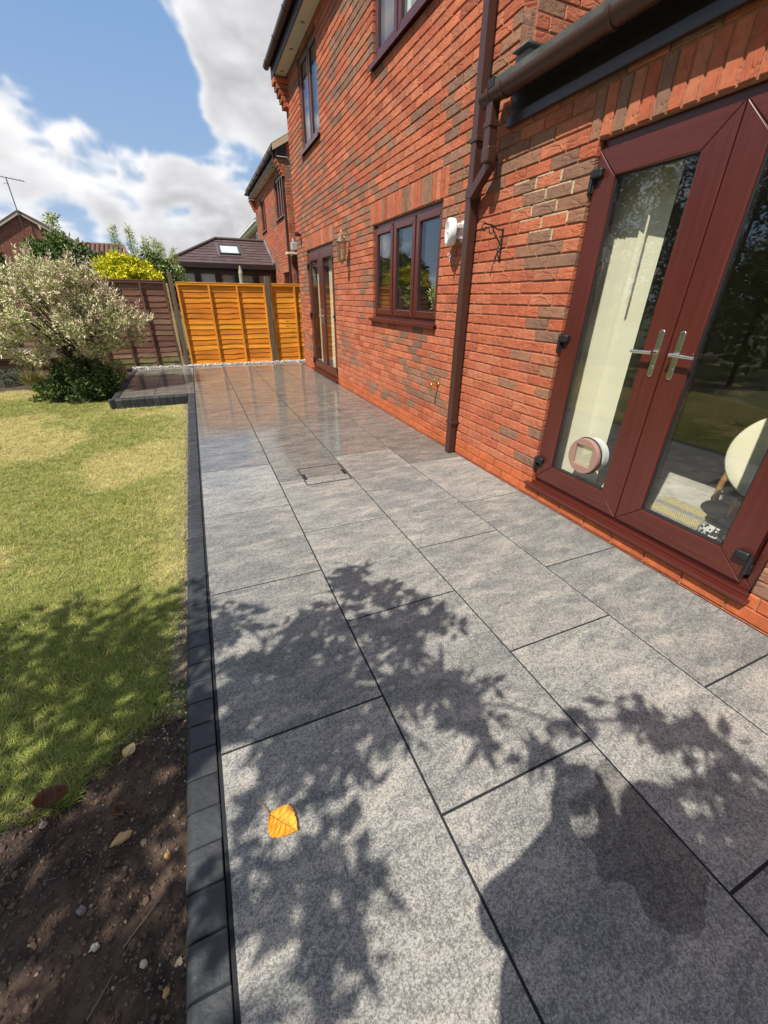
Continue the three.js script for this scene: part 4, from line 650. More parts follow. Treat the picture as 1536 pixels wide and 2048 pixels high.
// ================================================================ FENCES
const mOrange = [0, 1, 2].map((k) => mat([[0.88, 0.33, 0.012], [0.96, 0.39, 0.020], [0.76, 0.25, 0.008]][k], 0.75, { map: T.plank, bump: T.plankBump, bumpScale: 0.003 }));
const mBrownF = [[0.215, 0.100, 0.066], [0.24, 0.115, 0.078], [0.185, 0.085, 0.056], [0.29, 0.18, 0.115]].map((c) => mat(c, 0.9, { map: T.plank, bump: T.plankBump, bumpScale: 0.004 }));
const mMoss = mat([0.26, 0.25, 0.11], 0.95, { map: T.weather, bump: T.plankBump, bumpScale: 0.004 });
const mPale = mat([0.52, 0.38, 0.17], 0.85, { map: T.plank }), mPost = mat([0.17, 0.125, 0.085], 0.9, { map: T.plank, bump: T.plankBump, bumpScale: 0.004 });
function slatGeo(w, h, seed) {   // one lapped board: wavy lower edge, leaning out at the bottom
  const R = rngOf(seed), n = 14, P = [], uv = [], ph = R() * 9, o = R() * 4;
  const low = (x) => -h / 2 + 0.024 * (fbm(x * 2.6 + ph, 2.2, seed, 3) - 0.5) * 2 - 0.010 * Math.pow(vn(x * 6 + ph, 7.7, seed), 6), at = (x, top) => top ? [x, h / 2 + 0.012, -0.006] : [x, low(x), 0.0055 + 0.005 * (vn(x * 4 + ph, 1.1, seed) - 0.5)];
  const q = (a, b, c, d) => { for (const v of [a, b, c, a, c, d]) { P.push(...v); uv.push(v[1] * 1 + o, v[0] + o); } };
  for (let i = 0; i < n; i++) { const x0 = mix(-w / 2, w / 2, i / n), x1 = mix(-w / 2, w / 2, (i + 1) / n), A = at(x0, 0), B = at(x1, 0), C = at(x1, 1), D = at(x0, 1), bk = (v) => [v[0], v[1], v[2] - 0.009]; q(A, B, C, D); q(bk(A), bk(B), B, A); q(bk(B), bk(A), bk(D), bk(C)); }
  const g = new THREE.BufferGeometry(); g.setAttribute('position', new THREE.Float32BufferAttribute(P, 3)); g.setAttribute('uv', new THREE.Float32BufferAttribute(uv, 2)); g.computeVertexNormals(); return g;
}
const FZ = -10.47;
function fencePanel(label, x0, x1, y0, y1, z, mats, battens, frameMat, group, moss) {
  const p = thing('lap_fence', label, 'fence', group), w = x1 - x0, n = 15, h = (y1 - y0 - 0.05) / n, gs = [0, 1, 2, 3].map((k) => slatGeo(w - 0.02, h, Math.round(x0 * 100) * 7 + k * 31 + 900));
  for (let i = 0; i < n; i++) { const m = moss && i < 2 ? mMoss : mats[Math.floor(rr(0, mats.length))], o = raw('slat', gs[(i * 3 + (i >> 1)) % 4], m, p); o.position.set((x0 + x1) / 2, y0 + (i + 0.5) * h, z + rr(-0.001, 0.001)); if (i % 2) o.scale.x = -1, o.scale.x = 1; }
  obj('frame_rail', [bx(x0, x1, y1 - 0.045, y1 - 0.005, z + 0.018, z + 0.04, 0.003), bx(x0 + 0.041, x1 - 0.041, y0, y0 + 0.03, z + 0.018, z + 0.036, 0.003)], frameMat, p);
  obj('top_cap', bx(x0, x1, y1 - 0.004, y1 + 0.014, z - 0.025, z + 0.045, 0.003), frameMat, p);
  for (const x of battens) obj('batten', bx(x - 0.018, x + 0.018, y0 + 0.01, y1 - 0.046, z + 0.018, z + 0.042, 0.003), frameMat, p);
  for (const x of [x0 + 0.02, x1 - 0.02]) obj('end_batten', bx(x - 0.02, x + 0.02, y0 + 0.0, y1 - 0.046, z + 0.018, z + 0.041, 0.003), frameMat, p);
  return settle(p, (x0 + x1) / 2, y0, z);
}
fencePanel('bright orange lapped fence panel with three bays', -0.20, 1.59, 0.005, 1.62, FZ, mOrange, [0.425, 0.995], mOrange[1], null);
fencePanel('bright orange lapped fence panel meeting the house corner', 1.71, 3.5, 0.0, 1.635, FZ - 0.02, mOrange, [2.25, 2.8], mOrange[1], null);
fencePanel('dark brown lapped fence panel with mossy lower boards', -2.19, -0.40, -0.02, 1.64, FZ + 0.01, mBrownF, [-1.76, -1.30, -0.86], mBrownF[2], null, true);
fencePanel('dark brown lapped fence panel behind the willow shrub', -4.08, -2.29, -0.06, 1.62, FZ + 0.03, mBrownF, [-3.64, -3.18, -2.74], mBrownF[2], null);
fencePanel('dark brown lapped fence panel past the laurel tree', -5.98, -4.19, -0.07, 1.60, FZ + 0.04, mBrownF, [-5.54, -5.08, -4.64], mBrownF[2], null);
const post = (label, x0, x1, y1, m, z = FZ) => tag(obj('fence_post', [bx(x0, x1, -0.25, y1, z - 0.045, z + 0.055, 0.006)], m), label, 'fence post');
post('weathered dark post between brown and orange fence panels', -0.325, -0.238, 1.80, mPost); post('weathered post between the two orange fence panels', 1.608, 1.695, 1.77, mPost);
post('dark post between brown panels behind willow shrub', -2.28, -2.20, 1.66, mPost); post('dark post between brown panels behind laurel', -4.18, -4.09, 1.64, mPost);
tag(obj('timber_batten', bx(-0.385, -0.345, -0.1, 1.60, FZ - 0.02, FZ + 0.06, 0.004), mPale), 'pale new timber batten fixed beside the weathered post', 'batten');
tag(obj('timber_board', bx(-4.1, -2.45, 0.27, 0.46, FZ + 0.085, FZ + 0.11, 0.004), mat([0.30, 0.25, 0.20], 0.9, { map: T.plank })), 'pale grey board set along the brown fence', 'board');
{ const g = new THREE.CylinderGeometry(0.02, 0.07, 0.16, 4).rotateY(0.6).translate(1.33, 1.99, -12.4); tag(obj('garden_post', [g, new THREE.CylinderGeometry(0.07, 0.10, 2.1, 4).rotateY(0.6).translate(1.33, 0.86, -12.4)], mat([0.52, 0.50, 0.36], 0.9, { map: T.tile })), 'pale pointed post standing behind orange fence', 'post'); }
{ // white gravel along the fence foot
  const R = rngOf(5), L = []; for (let i = 0; i < 1000; i++) { const s = 0.008 + 0.013 * R(), g = new THREE.IcosahedronGeometry(s, 0); g.scale(1, 0.7, 0.9).rotateY(R() * 6).rotateX(R() * 6).translate(-1.35 + R() * 3.9, 0.0 + R() * 0.03, -10.42 + R() * 0.22); const k = 0.28 + 0.4 * R(); g.deleteAttribute('uv'); L.push(colored(g, [k, k * 0.97, k * 0.9])); }
  tag(raw('gravel', mergeGeometries(L), M.tint), 'white gravel strip along the foot of the orange fence', 'gravel', null, 'stuff');
  tag(obj('gravel_base', bx(-1.35, 2.6, -0.2, -0.012, -10.6, PEND - 0.002), mat([0.25, 0.23, 0.2], 0.95)), 'stony ground under the white gravel strip', 'ground', null, 'structure');
}

// ================================================================ NEIGHBOURING BUILDINGS
{
  const n = thing('neighbour_house', 'red brick house standing beyond the orange fence', 'house'), x = 3.05, z0 = -20.2, z1 = -14.2, L = [], W = faceMinusX(x + BD), r = rngOf(44);
  const w1 = [-15.95, -14.45, 47 * CH, 61 * CH], w2 = [-18.95, -17.95, 47 * CH, 61 * CH], w3 = [-15.7, -14.6, 10 * CH, 28 * CH];
  layCourses(L, W, z0, z1, 8 * CH, 64 * CH, [w1, w2, w3], { seed: 21, soldiers: [[-15.8, -14.5, 28 * CH]] });
  layCourses(L, facePlusZ(z1 - BD), x + BD + 0.01, 5.0, 8 * CH, 68 * CH, [], { seed: 22 });
  for (let k = 0; k < 5; k++) { L.push({ u: x - 0.035 - k * 0.018, v: EAVE - 0.37 + k * CH, w: 0.09 + k * 0.036, h: CH - JO, t: k % 4, wall: facePlusZ(z1 - 0.2), d: 0.2 }); L.push({ u: x - 0.035 - k * 0.018, v: EAVE - 0.37 + k * CH, w: 0.09 + k * 0.036, h: CH - JO, t: k % 4, wall: facePlusZ(z0), d: 0.2 }); }
  raw('bricks', mergeGeometries(L.map((b) => colored(piece(b.w, b.h, b.d ?? BD, 0.004, 0.001, r, r() * 5, r() * 5), TONES[b.t].map((c) => c * (0.85 + 0.3 * r()))).applyMatrix4(new THREE.Matrix4().copy(b.wall).multiply(new THREE.Matrix4().makeTranslation(b.u, b.v, 0))))), brickVC, n).userData.kind = 'stuff';
  obj('mortar_wall', [toMinusX(wallBody(z0, z1 - 0.01, -0.3, EAVE + 0.01, [w1, w2, w3], 0.23), x + MR + 0.23), bx(x + 0.24, 5, -0.3, 5.2, z1 - 0.2, z1 - MR), bx(x + 0.24, 5, -0.3, EAVE, z0, z0 + 0.1), bx(5, 5.1, -0.3, EAVE, z0, z1 - 0.1)], M.mortar, n);
  const win = ([a, b, c, d], k) => { const g = sub('window', n), X = x + 0.04; obj('frame', mitred(a + 0.003, b - 0.003, c + 0.04, d - 0.003, 0.06, 0.06, 0.06, X, 0.07), M.rose, g); const w = (b - a - 0.12 + 0.05) / k; for (let i = 1; i < k; i++) obj('mullion', bx(X + 0.002, X + 0.06, c + 0.1, d - 0.06, a + 0.035 + i * w - 0.035, a + 0.035 + i * w + 0.035), M.rose, g); for (let i = 0; i < k; i++) raw('pane', new THREE.PlaneGeometry(w - 0.06, d - c - 0.17).rotateY(-Math.PI / 2).translate(X + 0.03, (c + d) / 2 + 0.02, a + 0.035 + (i + 0.5) * w), M.pane, g); obj('window_sill', bx(x - 0.05, X + 0.06, c + 0.01, c + 0.038, a - 0.03, b + 0.03, 0.004), M.rose, g); obj('curtain', bx(X + 0.2, X + 0.21, c + 0.05, d - 0.05, a, b), M.carpet, g); };
  win(w1, 4); win(w2, 2); win(w3, 3);
  const xo = x - 0.2;
  obj('soffit', bx(xo, x + 0.1, EAVE, EAVE + 0.012, z0, z1 + 0.05), M.soffit, n); const ve = []; for (let z = z0 + 0.4; z < z1; z += 0.75) ve.push(cyl(V(xo + 0.1, EAVE - 0.004, z), V(xo + 0.1, EAVE + 0.004, z), 0.035)); obj('soffit_vent', ve, M.brownDark, n);
  obj('fascia', bx(xo - 0.018, xo - 0.0005, EAVE - 0.012, EAVE + 0.2, z0 - 0.02, z1 + 0.06), M.brownDark, n);
  const gs = new THREE.Shape(); gs.absarc(0, 0, 0.058, Math.PI, 2 * Math.PI, false); gs.absarc(0, 0, 0.052, 2 * Math.PI, Math.PI, true); gs.closePath();
  const cl = []; for (let z = z0; z < z1; z += 0.8) cl.push(bx(xo - 0.15, xo - 0.02, EAVE + 0.10, EAVE + 0.175, z, z + 0.03)); const gu = obj('gutter', new THREE.ExtrudeGeometry(gs, { depth: z1 - z0 + 0.08, bevelEnabled: false, curveSegments: 8 }).translate(xo - 0.082, EAVE + 0.165, z0 - 0.04), M.brownPlastic, n); obj('bracket', cl, M.brownPlastic, gu);
  obj('downpipe', [bx(x - 0.08, x - 0.01, 0, EAVE - 0.3, -14.36, -14.29, 0.006), tube([V(xo - 0.08, EAVE + 0.11, -14.25), V(xo - 0.03, EAVE - 0.02, -14.27), V(x - 0.06, EAVE - 0.2, -14.3), V(x - 0.045, EAVE - 0.35, -14.32)], 0.035, 16, 8)], M.brownPlastic, n);
  const rs = new THREE.Shape([[xo - 0.1, EAVE + 0.19], [6.3, 6.85], [6.3, 6.93], [xo - 0.1, EAVE + 0.27]].map((p) => new THREE.Vector2(...p)));
  obj('roof', new THREE.ExtrudeGeometry(rs, { depth: z1 - z0 + 0.02, bevelEnabled: false }).translate(0, 0, z0 - 0.01), mat([0.16, 0.10, 0.075], 0.9, { map: T.tile }), n);
  obj('roof_verge', new THREE.ExtrudeGeometry(new THREE.Shape([[xo - 0.08, EAVE + 0.12], [6.3, 6.72], [6.3, 6.90], [xo - 0.08, EAVE + 0.255]].map((p) => new THREE.Vector2(...p))), { depth: 0.05, bevelEnabled: false }).translate(0, 0, z1 + 0.03), mat([0.50, 0.34, 0.20], 0.85), n);
  settle(n, x, 0, -17);
}
{ // side fittings between the houses
  const m = thing('wall_flue', 'grey flue terminal and shelf on wall beyond house corner', 'flue'), mg = mat([0.35, 0.36, 0.36], 0.5);
  obj('flue', [bx(3.04, 3.2, 2.62, 2.80, -14.15, -13.99, 0.02), cyl(V(3.12, 2.80, -14.07), V(3.12, 2.9, -14.07), 0.045)], mg, m); obj('shelf', bx(2.88, 3.5, 2.5, 2.55, -14.18, -13.9), M.soffit, m); obj('pipe', [tube([V(3.1, 2.49, -14.05), V(3.08, 2.3, -14.05), V(3.15, 2.15, -14.08), V(3.15, 1.0, -14.08)], 0.03, 20)], M.brownPlastic, m); obj('post', bx(3.25, 3.4, -0.26, 2.5, -14.15, -14.02), M.brownDark, m); settle(m, 3.1, 0, -14.05);
}
{ // conservatory with tiled roof
  const c = thing('conservatory', 'dark brown conservatory with tiled hip roof behind orange fence', 'conservatory'), xa = -0.42, xb = 3.04, za = -20.2, zb = -17.0, ye = 2.36, yr = 3.2, xr = 1.28, zr = (za + zb) / 2;
  obj('wall', [bx(xa + 0.2, xb, -0.26, 0.6, zb - 0.35, zb - 0.2), bx(xa + 0.2, xb, 2.14, ye - 0.02, zb - 0.35, zb - 0.2), bx(xa + 0.2, xa + 0.3, -0.26, ye - 0.02, za + 0.2, zb - 0.2), bx(xa + 0.2, xb, -0.26, ye - 0.02, za + 0.2, za + 0.3)], M.brownDark, c);
  const xs = [xa + 0.22, 0.42, 1.08, 1.72, 2.36, 3.0]; xs.forEach((x, i) => obj('window_post', bx(x - 0.055, x + 0.055, 0.6, 2.14, zb - 0.34, zb - 0.2), M.brownDark, c));
  for (let i = 0; i < 5; i++) { const w = sub('window', c), a = xs[i] + 0.056, b = xs[i + 1] - 0.056; raw('pane', new THREE.PlaneGeometry(b - a, 1.54).translate((a + b) / 2, 1.37, zb - 0.23), M.pane, w); const s = new THREE.Shape(); obj('frame', [bx(a, b, 2.07, 2.14, zb - 0.27, zb - 0.19), bx(a, a + 0.05, 0.6, 2.07, zb - 0.27, zb - 0.19), bx(b - 0.05, b, 0.6, 2.07, zb - 0.27, zb - 0.19)], M.brownPlastic, w); obj('blind', bx(a + 0.05, b - 0.05, 0.62, 2.05, zb - 0.30, zb - 0.29), mat([0.42, 0.40, 0.32], 0.9), w); }
  // roof: courses of tiles on the front and end slopes
  const mT = mat([0.135, 0.082, 0.080], 0.7, { map: T.tile }), mEdge = mat([0.085, 0.055, 0.055], 0.6), N = 9, front = [], end = [];
  const quad = (a, b, cc, d, t) => { const g = new THREE.BufferGeometry(), nrm = V().crossVectors(V().subVectors(b, a), V().subVectors(d, a)).normalize().multiplyScalar(t), A = [a, b, cc, d].map((p, i) => p.clone().addScaledVector(nrm, i < 2 ? 1 : 0.15)), P = []; const f = (...v) => { for (const k of [0, 1, 2, 0, 2, 3]) P.push(v[k].x, v[k].y, v[k].z); }; f(...A); f(a, b, A[1], A[0]); f(b, cc, A[2], A[1]); f(d, a, A[0], A[3]); g.setAttribute('position', new THREE.Float32BufferAttribute(P, 3)); g.computeVertexNormals(); return g; };
  for (let k = 0; k < N; k++) {
    const s = k / N, e = (k + 1) / N, y0 = mix(ye, yr, s), y1 = mix(ye, yr, e) + 0.01;
    const row = [], x0 = mix(xa, xr, s), x1 = mix(xa, xr, e), nn = Math.max(3, Math.round((xb - x0) / 0.42)); for (let i = 0; i < nn; i++) { const p = mix(x0, xb, i / nn) + 0.002, q = mix(x0, xb, (i + 1) / nn) - 0.002, p1 = Math.max(i ? p : x1, x1), q1 = Math.max(q, x1 + 0.02); row.push(quad(V(p, y0, mix(zb, zr, s)), V(q, y0, mix(zb, zr, s)), V(q1, y1, mix(zb, zr, e)), V(p1, y1, mix(zb, zr, e)), 0.028)); }
    obj('tile_course', row, mT, c);
    end.push(quad(V(x0, y0, mix(za, zr, s)), V(x0, y0, mix(zb, zr, s)), V(x1, y1, mix(zb, zr, e)), V(x1, y1, mix(za, zr, e)), 0.028));
  }
  obj('end_slope', end, mT, c);
  obj('roof_deck', (() => { const g = new THREE.BufferGeometry(); const v = [xa, ye, zb, xb, ye, zb, xb, yr, zr, xr, yr, zr, xa, ye, za, xb, ye, za]; g.setAttribute('position', new THREE.Float32BufferAttribute(v, 3)); g.setIndex([0, 1, 2, 0, 2, 3, 4, 0, 3, 5, 4, 3, 5, 3, 2]); return g.toNonIndexed().translate(0, -0.012, 0); })(), mEdge, c);
  obj('hip_cap', [cyl(V(xa - 0.03, ye + 0.03, zb + 0.02), V(xr, yr + 0.045, zr), 0.055, 0.055, 6), cyl(V(xr, yr + 0.045, zr), V(xb, yr + 0.045, zr), 0.055, 0.055, 6)], mEdge, c);
  obj('fascia', [bx(xa - 0.06, xb, ye - 0.13, ye + 0.015, zb - 0.01, zb + 0.05), bx(xa - 0.06, xa - 0.01, ye - 0.13, ye + 0.015, za, zb - 0.011), bx(xa, xb, ye - 0.13, ye - 0.115, zb - 0.3, zb - 0.011)], M.brownDark, c);
  const sl = Math.atan2(yr - ye, zb - zr), sk = sub('skylight', c), fr = [[-0.36, -0.30, -0.36, 0.36], [0.30, 0.36, -0.36, 0.36], [-0.299, 0.299, -0.36, -0.30], [-0.299, 0.299, 0.30, 0.36]].map(([a, b, p, q]) => bx(a, b, 0, 0.09, p, q, 0.004).rotateX(sl).translate(1.62, 2.80, -17.83));
  obj('frame', fr, mat([0.06, 0.062, 0.068], 0.4), sk); obj('pane', bx(-0.299, 0.299, 0.03, 0.05, -0.299, 0.299).rotateX(sl).translate(1.62, 2.80, -17.83), mat([0.55, 0.62, 0.58], 0.08), sk); obj('flashing', bx(-0.42, 0.42, 0.0, 0.03, -0.42, 0.46).rotateX(sl).translate(1.62, 2.81, -17.83), mat([0.11, 0.085, 0.085], 0.5), sk);
  obj('flashing', (() => { const a = V(xb - 0.02, ye + 0.05, zb), b = V(xb - 0.02, yr + 0.06, zr); return cyl(a, b, 0.05, 0.05, 4); })(), M.lead, c);
  settle(c, 1.3, -0.26, -18.5);
}
{ // pale house further along the row
  const h = thing('pale_house', 'pale fronted house with white window past the conservatory roof', 'house');
  obj('wall', [bx(4.25, 8, -0.26, 4.75, -37, -26.6)], mat([0.42, 0.25, 0.16], 0.9, { map: T.brickMap }), h);
  obj('roof', new THREE.ExtrudeGeometry(new THREE.Shape([[3.88, 4.86], [6.2, 6.4], [6.2, 6.55], [3.85, 4.98]].map((p) => new THREE.Vector2(...p))), { depth: 11, bevelEnabled: false }).translate(0, 0, -37.2), mat([0.40, 0.34, 0.24], 0.85, { map: T.tile }), h);
  obj('fascia', [bx(3.95, 4.3, 4.72, 4.76, -37, -26.2), bx(3.93, 3.96, 4.7, 4.9, -37, -26.2)], mat([0.68, 0.63, 0.50], 0.6), h);
  const w = sub('window', h); obj('frame', [bx(4.18, 4.26, 3.7, 4.6, -27.3, -27.2), bx(4.18, 4.26, 3.7, 4.6, -28.4, -28.3), bx(4.18, 4.26, 4.5, 4.6, -28.299, -27.301), bx(4.18, 4.26, 3.7, 3.8, -28.299, -27.301)], M.white, w); obj('pane', bx(4.21, 4.23, 3.8, 4.5, -28.29, -27.31), mat([0.10, 0.12, 0.13], 0.05), w);
  obj('gutter', bx(3.82, 3.92, 4.84, 4.92, -37, -26.1), M.white, h); settle(h, 5.8, -0.26, -30);
}
{ // gabled house far off with an aerial
  const h = thing('gabled_house', 'brown brick gabled house rising behind the garden trees', 'house'), z = -38, cx = -8.95, hw = 3.6, yA = 5.9, yE = 3.75;
  const sh = new THREE.Shape([[cx - hw, -0.26], [cx + hw, -0.26], [cx + hw, yE], [cx, yA], [cx - hw, yE]].map((p) => new THREE.Vector2(...p)));
  const mB = mat([0.30, 0.135, 0.085], 0.9, { map: T.brickMap, bump: T.brickBump, bumpScale: 0.01 });
  obj('wall', new THREE.ExtrudeGeometry(sh, { depth: 7, bevelEnabled: false }).translate(0, 0, z - 7), mB, h);
  const L = [], r = rngOf(3); for (let k = 40; k < 80; k++) { const y = k * 0.075, w = hw * clamp((yA - 0.12 - y) / (yA - yE)); if (w < 0.2) continue; for (let x = cx - w + (k % 2) * 0.11; x < cx + w - 0.2; x += 0.225) L.push(colored(piece(0.213, 0.063, 0.012, 0.003, 0.001, r, r() * 4, r() * 4), [0.30, 0.12, 0.075].map((c) => c * (0.75 + 0.5 * r()))).translate(x + 0.11, y, z)); }
  raw('bricks', mergeGeometries(L), brickVC, h).userData.kind = 'stuff';
  const sl = (s) => new THREE.ExtrudeGeometry(new THREE.Shape([[cx, yA + 0.02], [cx + s * (hw + 0.35), yE - 0.19], [cx + s * (hw + 0.35), yE - 0.07], [cx, yA + 0.16]].map((p) => new THREE.Vector2(...p))), { depth: 7.4, bevelEnabled: false }).translate(0, 0, z - 7.2);
  obj('roof', [sl(1), sl(-1)], mat([0.20, 0.115, 0.08], 0.9, { map: T.tile }), h);
  obj('verge', [1, -1].map((s) => new THREE.ExtrudeGeometry(new THREE.Shape([[cx, yA - 0.08], [cx + s * (hw + 0.35), yE - 0.29], [cx + s * (hw + 0.35), yE - 0.192], [cx, yA + 0.018]].map((p) => new THREE.Vector2(...p))), { depth: 0.1, bevelEnabled: false }).translate(0, 0, z + 0.1)), mat([0.40, 0.36, 0.30], 0.8), h);
  settle(h, cx, -0.26, z);
  const a = thing('roof_aerial', 'thin television aerial on mast above the gabled house', 'aerial'), mA = mat([0.10, 0.11, 0.12], 0.4, { metalness: 0.6 }), ax = cx + 0.02, az = z + 0.25;
  obj('mast', cyl(V(ax, 5.0, az), V(ax - 0.02, 7.6, az), 0.028), mA, a); obj('boom', [cyl(V(ax - 0.75, 7.72, az), V(ax + 0.85, 7.52, az), 0.02)], mA, a);
  const el = []; for (let i = 0; i < 9; i++) { const t = i / 8; el.push(cyl(V(mix(ax - 0.75, ax + 0.85, t), mix(7.72, 7.52, t) - 0.02, az - 0.2), V(mix(ax - 0.75, ax + 0.85, t), mix(7.72, 7.52, t) + 0.02, az + 0.2), 0.010, 0.01, 5)); } el.push(cyl(V(ax - 0.25, 7.35, az), V(ax + 0.02, 7.33, az), 0.012)); obj('element', el, mA, a); settle(a, ax, 5.0, az);
}
{ // low tiled roof beside it
  const h = thing('tiled_house', 'low house with brown pantiled roof beside the gabled house', 'house'), z = -40, x0 = -7.6, x1 = -3.5, ye = 3.55, yr = 4.72, L = [];
  obj('wall', bx(x0 + 0.2, x1 - 0.3, -0.26, ye, z - 5, z - 0.3), mat([0.28, 0.13, 0.085], 0.9, { map: T.brickMap }), h);
  for (let k = 0; k < 9; k++) { const s = k / 9, e = (k + 1) / 9, row = []; const xe = mix(x1, x1 - 0.55, s); for (let x = x0; x < xe - 0.2; x += 0.30) row.push(cyl(V(x + 0.15, mix(ye, yr, s), mix(z, z - 2.4, s)), V(x + 0.15, mix(ye, yr, e) + 0.03, mix(z, z - 2.4, e)), 0.155, 0.145, 7)); obj('tile_course', row, mat([0.215, 0.105, 0.07], 0.9, { map: T.tile }), h); }
  obj('roof_edge', [cyl(V(x1 + 0.05, ye, z), V(x1 - 0.5, yr + 0.08, z - 2.4), 0.12, 0.12, 6), cyl(V(x0, yr + 0.08, z - 2.4), V(x1 - 0.5, yr + 0.08, z - 2.4), 0.11, 0.11, 6)], mat([0.19, 0.10, 0.07], 0.9), h);
  obj('rear_slope', new THREE.ExtrudeGeometry(new THREE.Shape([[-z, ye], [-z + 2.4, yr], [-z + 5, ye]].map((p) => new THREE.Vector2(...p))), { depth: x1 - x0 - 0.6, bevelEnabled: false }).rotateY(Math.PI / 2).translate(x0, -0.05, 0), mat([0.20, 0.11, 0.08], 0.9), h);
  settle(h, -5.5, -0.26, -42);
}
// ================================================================ GRASS, SOIL LITTER, LEAVES
{
  const R = rngOf(808), blades = [];
  for (let i = 0; i < 6; i++) { const a = R() * 6.28, h = 0.55 + 0.45 * R(), lean = 0.5 + 0.9 * R(), w = 0.040, bx0 = (R() - 0.5) * 0.5, bz0 = (R() - 0.5) * 0.5, dx = Math.cos(a), dz = Math.sin(a), p = (t, s) => [bx0 + dx * lean * t * t * h + -dz * w * s * (1 - t * 0.9), h * t * (1 - 0.35 * lean * t), bz0 + dz * lean * t * t * h + dx * w * s * (1 - t * 0.9)]; const q = [p(0, 1), p(0, -1), p(0.55, -1), p(0.55, 1), p(1, 0)]; blades.push(...q[0], ...q[1], ...q[2], ...q[0], ...q[2], ...q[3], ...q[3], ...q[2], ...q[4]); }
  const g = new THREE.BufferGeometry(); g.setAttribute('position', new THREE.Float32BufferAttribute(blades, 3)); g.computeVertexNormals();
  const spots = [], add = (x0, x1, z0, z1, dens) => { const n = (x1 - x0) * (z1 - z0) * dens; for (let i = 0; i < n; i++) { const x = mix(x0, x1, R()), z = mix(z0, z1, R()); if ((x < 0.40 * z - 0.55 && R() > 0.45) || x < 0.40 * z - 2.0 || z > soilEdge(x) + 0.05 * (R() - 0.3) || x > stripEdge(z) + 0.03 * (R() - 0.6)) continue; if (x > -2.3 && z < -7.75 && x < -1.3) continue; if (z < -7.05 && x > -1.36) continue; spots.push([x, z]); } };
  add(-3.0, -0.33, -2.6, -0.85, 26000); add(-3.9, -0.33, -4.6, -2.6, 15000); add(-5.6, -0.33, -9.15, -4.6, 9000);
  const im = new THREE.InstancedMesh(g, mat([1, 1, 1], 0.7, { side: THREE.DoubleSide, specularIntensity: 0.4 }), spots.length), m = new THREE.Matrix4(), q = new THREE.Quaternion(), c = new THREE.Color();
  spots.forEach(([x, z], i) => {
    const dry = clamp(0.42 + smooth(0.42, 0.66, fbm(x * 1.1 + 12, z * 0.9 + 55, 7, 4)) * 0.75 + 0.35 * smooth(-0.9, -0.35, x) * smooth(-2.3, -3.2, z) - 0.25 * smooth(-2.6, -1.7, z)), t = R() < dry, k = 0.55 + 0.9 * R(), s = mix(0.026, 0.056, R()) * (z < -4.6 ? 1.1 : 1) * (t ? 0.85 : 1);
    m.compose(V(x, lawnY(x, z) - 0.003, z), q.setFromEuler(new THREE.Euler((R() - 0.5) * 0.7, R() * 6.28, (R() - 0.5) * 0.7)), V(s, s, s)); im.setMatrixAt(i, m);
    const col = t ? [[0.60, 0.50, 0.22], [0.52, 0.45, 0.17], [0.42, 0.39, 0.13]][Math.floor(R() * 3)] : [[0.15, 0.20, 0.035], [0.22, 0.26, 0.05], [0.32, 0.33, 0.08]][Math.floor(R() * 3)]; im.setColorAt(i, c.setRGB(col[0] * k, col[1] * k, col[2] * k));
  });
  im.name = 'grass'; im.castShadow = im.receiveShadow = true; scene.add(im); tag(im, 'short green and straw coloured grass blades of the lawn', 'grass', null, 'stuff');
}
function lump(r, seed, fx = 1, fy = 0.7, fz = 1, d = 1) { const g = new THREE.IcosahedronGeometry(r, d), p = g.attributes.position; for (let i = 0; i < p.count; i++) { const x = p.getX(i) / r, y = p.getY(i) / r, z = p.getZ(i) / r, k = 0.35 + 1.3 * fbm3(x * 1.9 + seed, y * 1.9 + 3, z * 1.9 + 5, 2); p.setXYZ(i, p.getX(i) * k * fx, p.getY(i) * k * fy, p.getZ(i) * k * fz); } g.deleteAttribute('uv'); g.computeVertexNormals(); return g; }
const soilTop = (x, z) => lawnY(x, z) + 0.012 + 0.05 * (fbm(x * 5, z * 5, 2, 5) - 0.5) + 0.016 * (fbm(x * 26, z * 26, 6, 3) - 0.5);
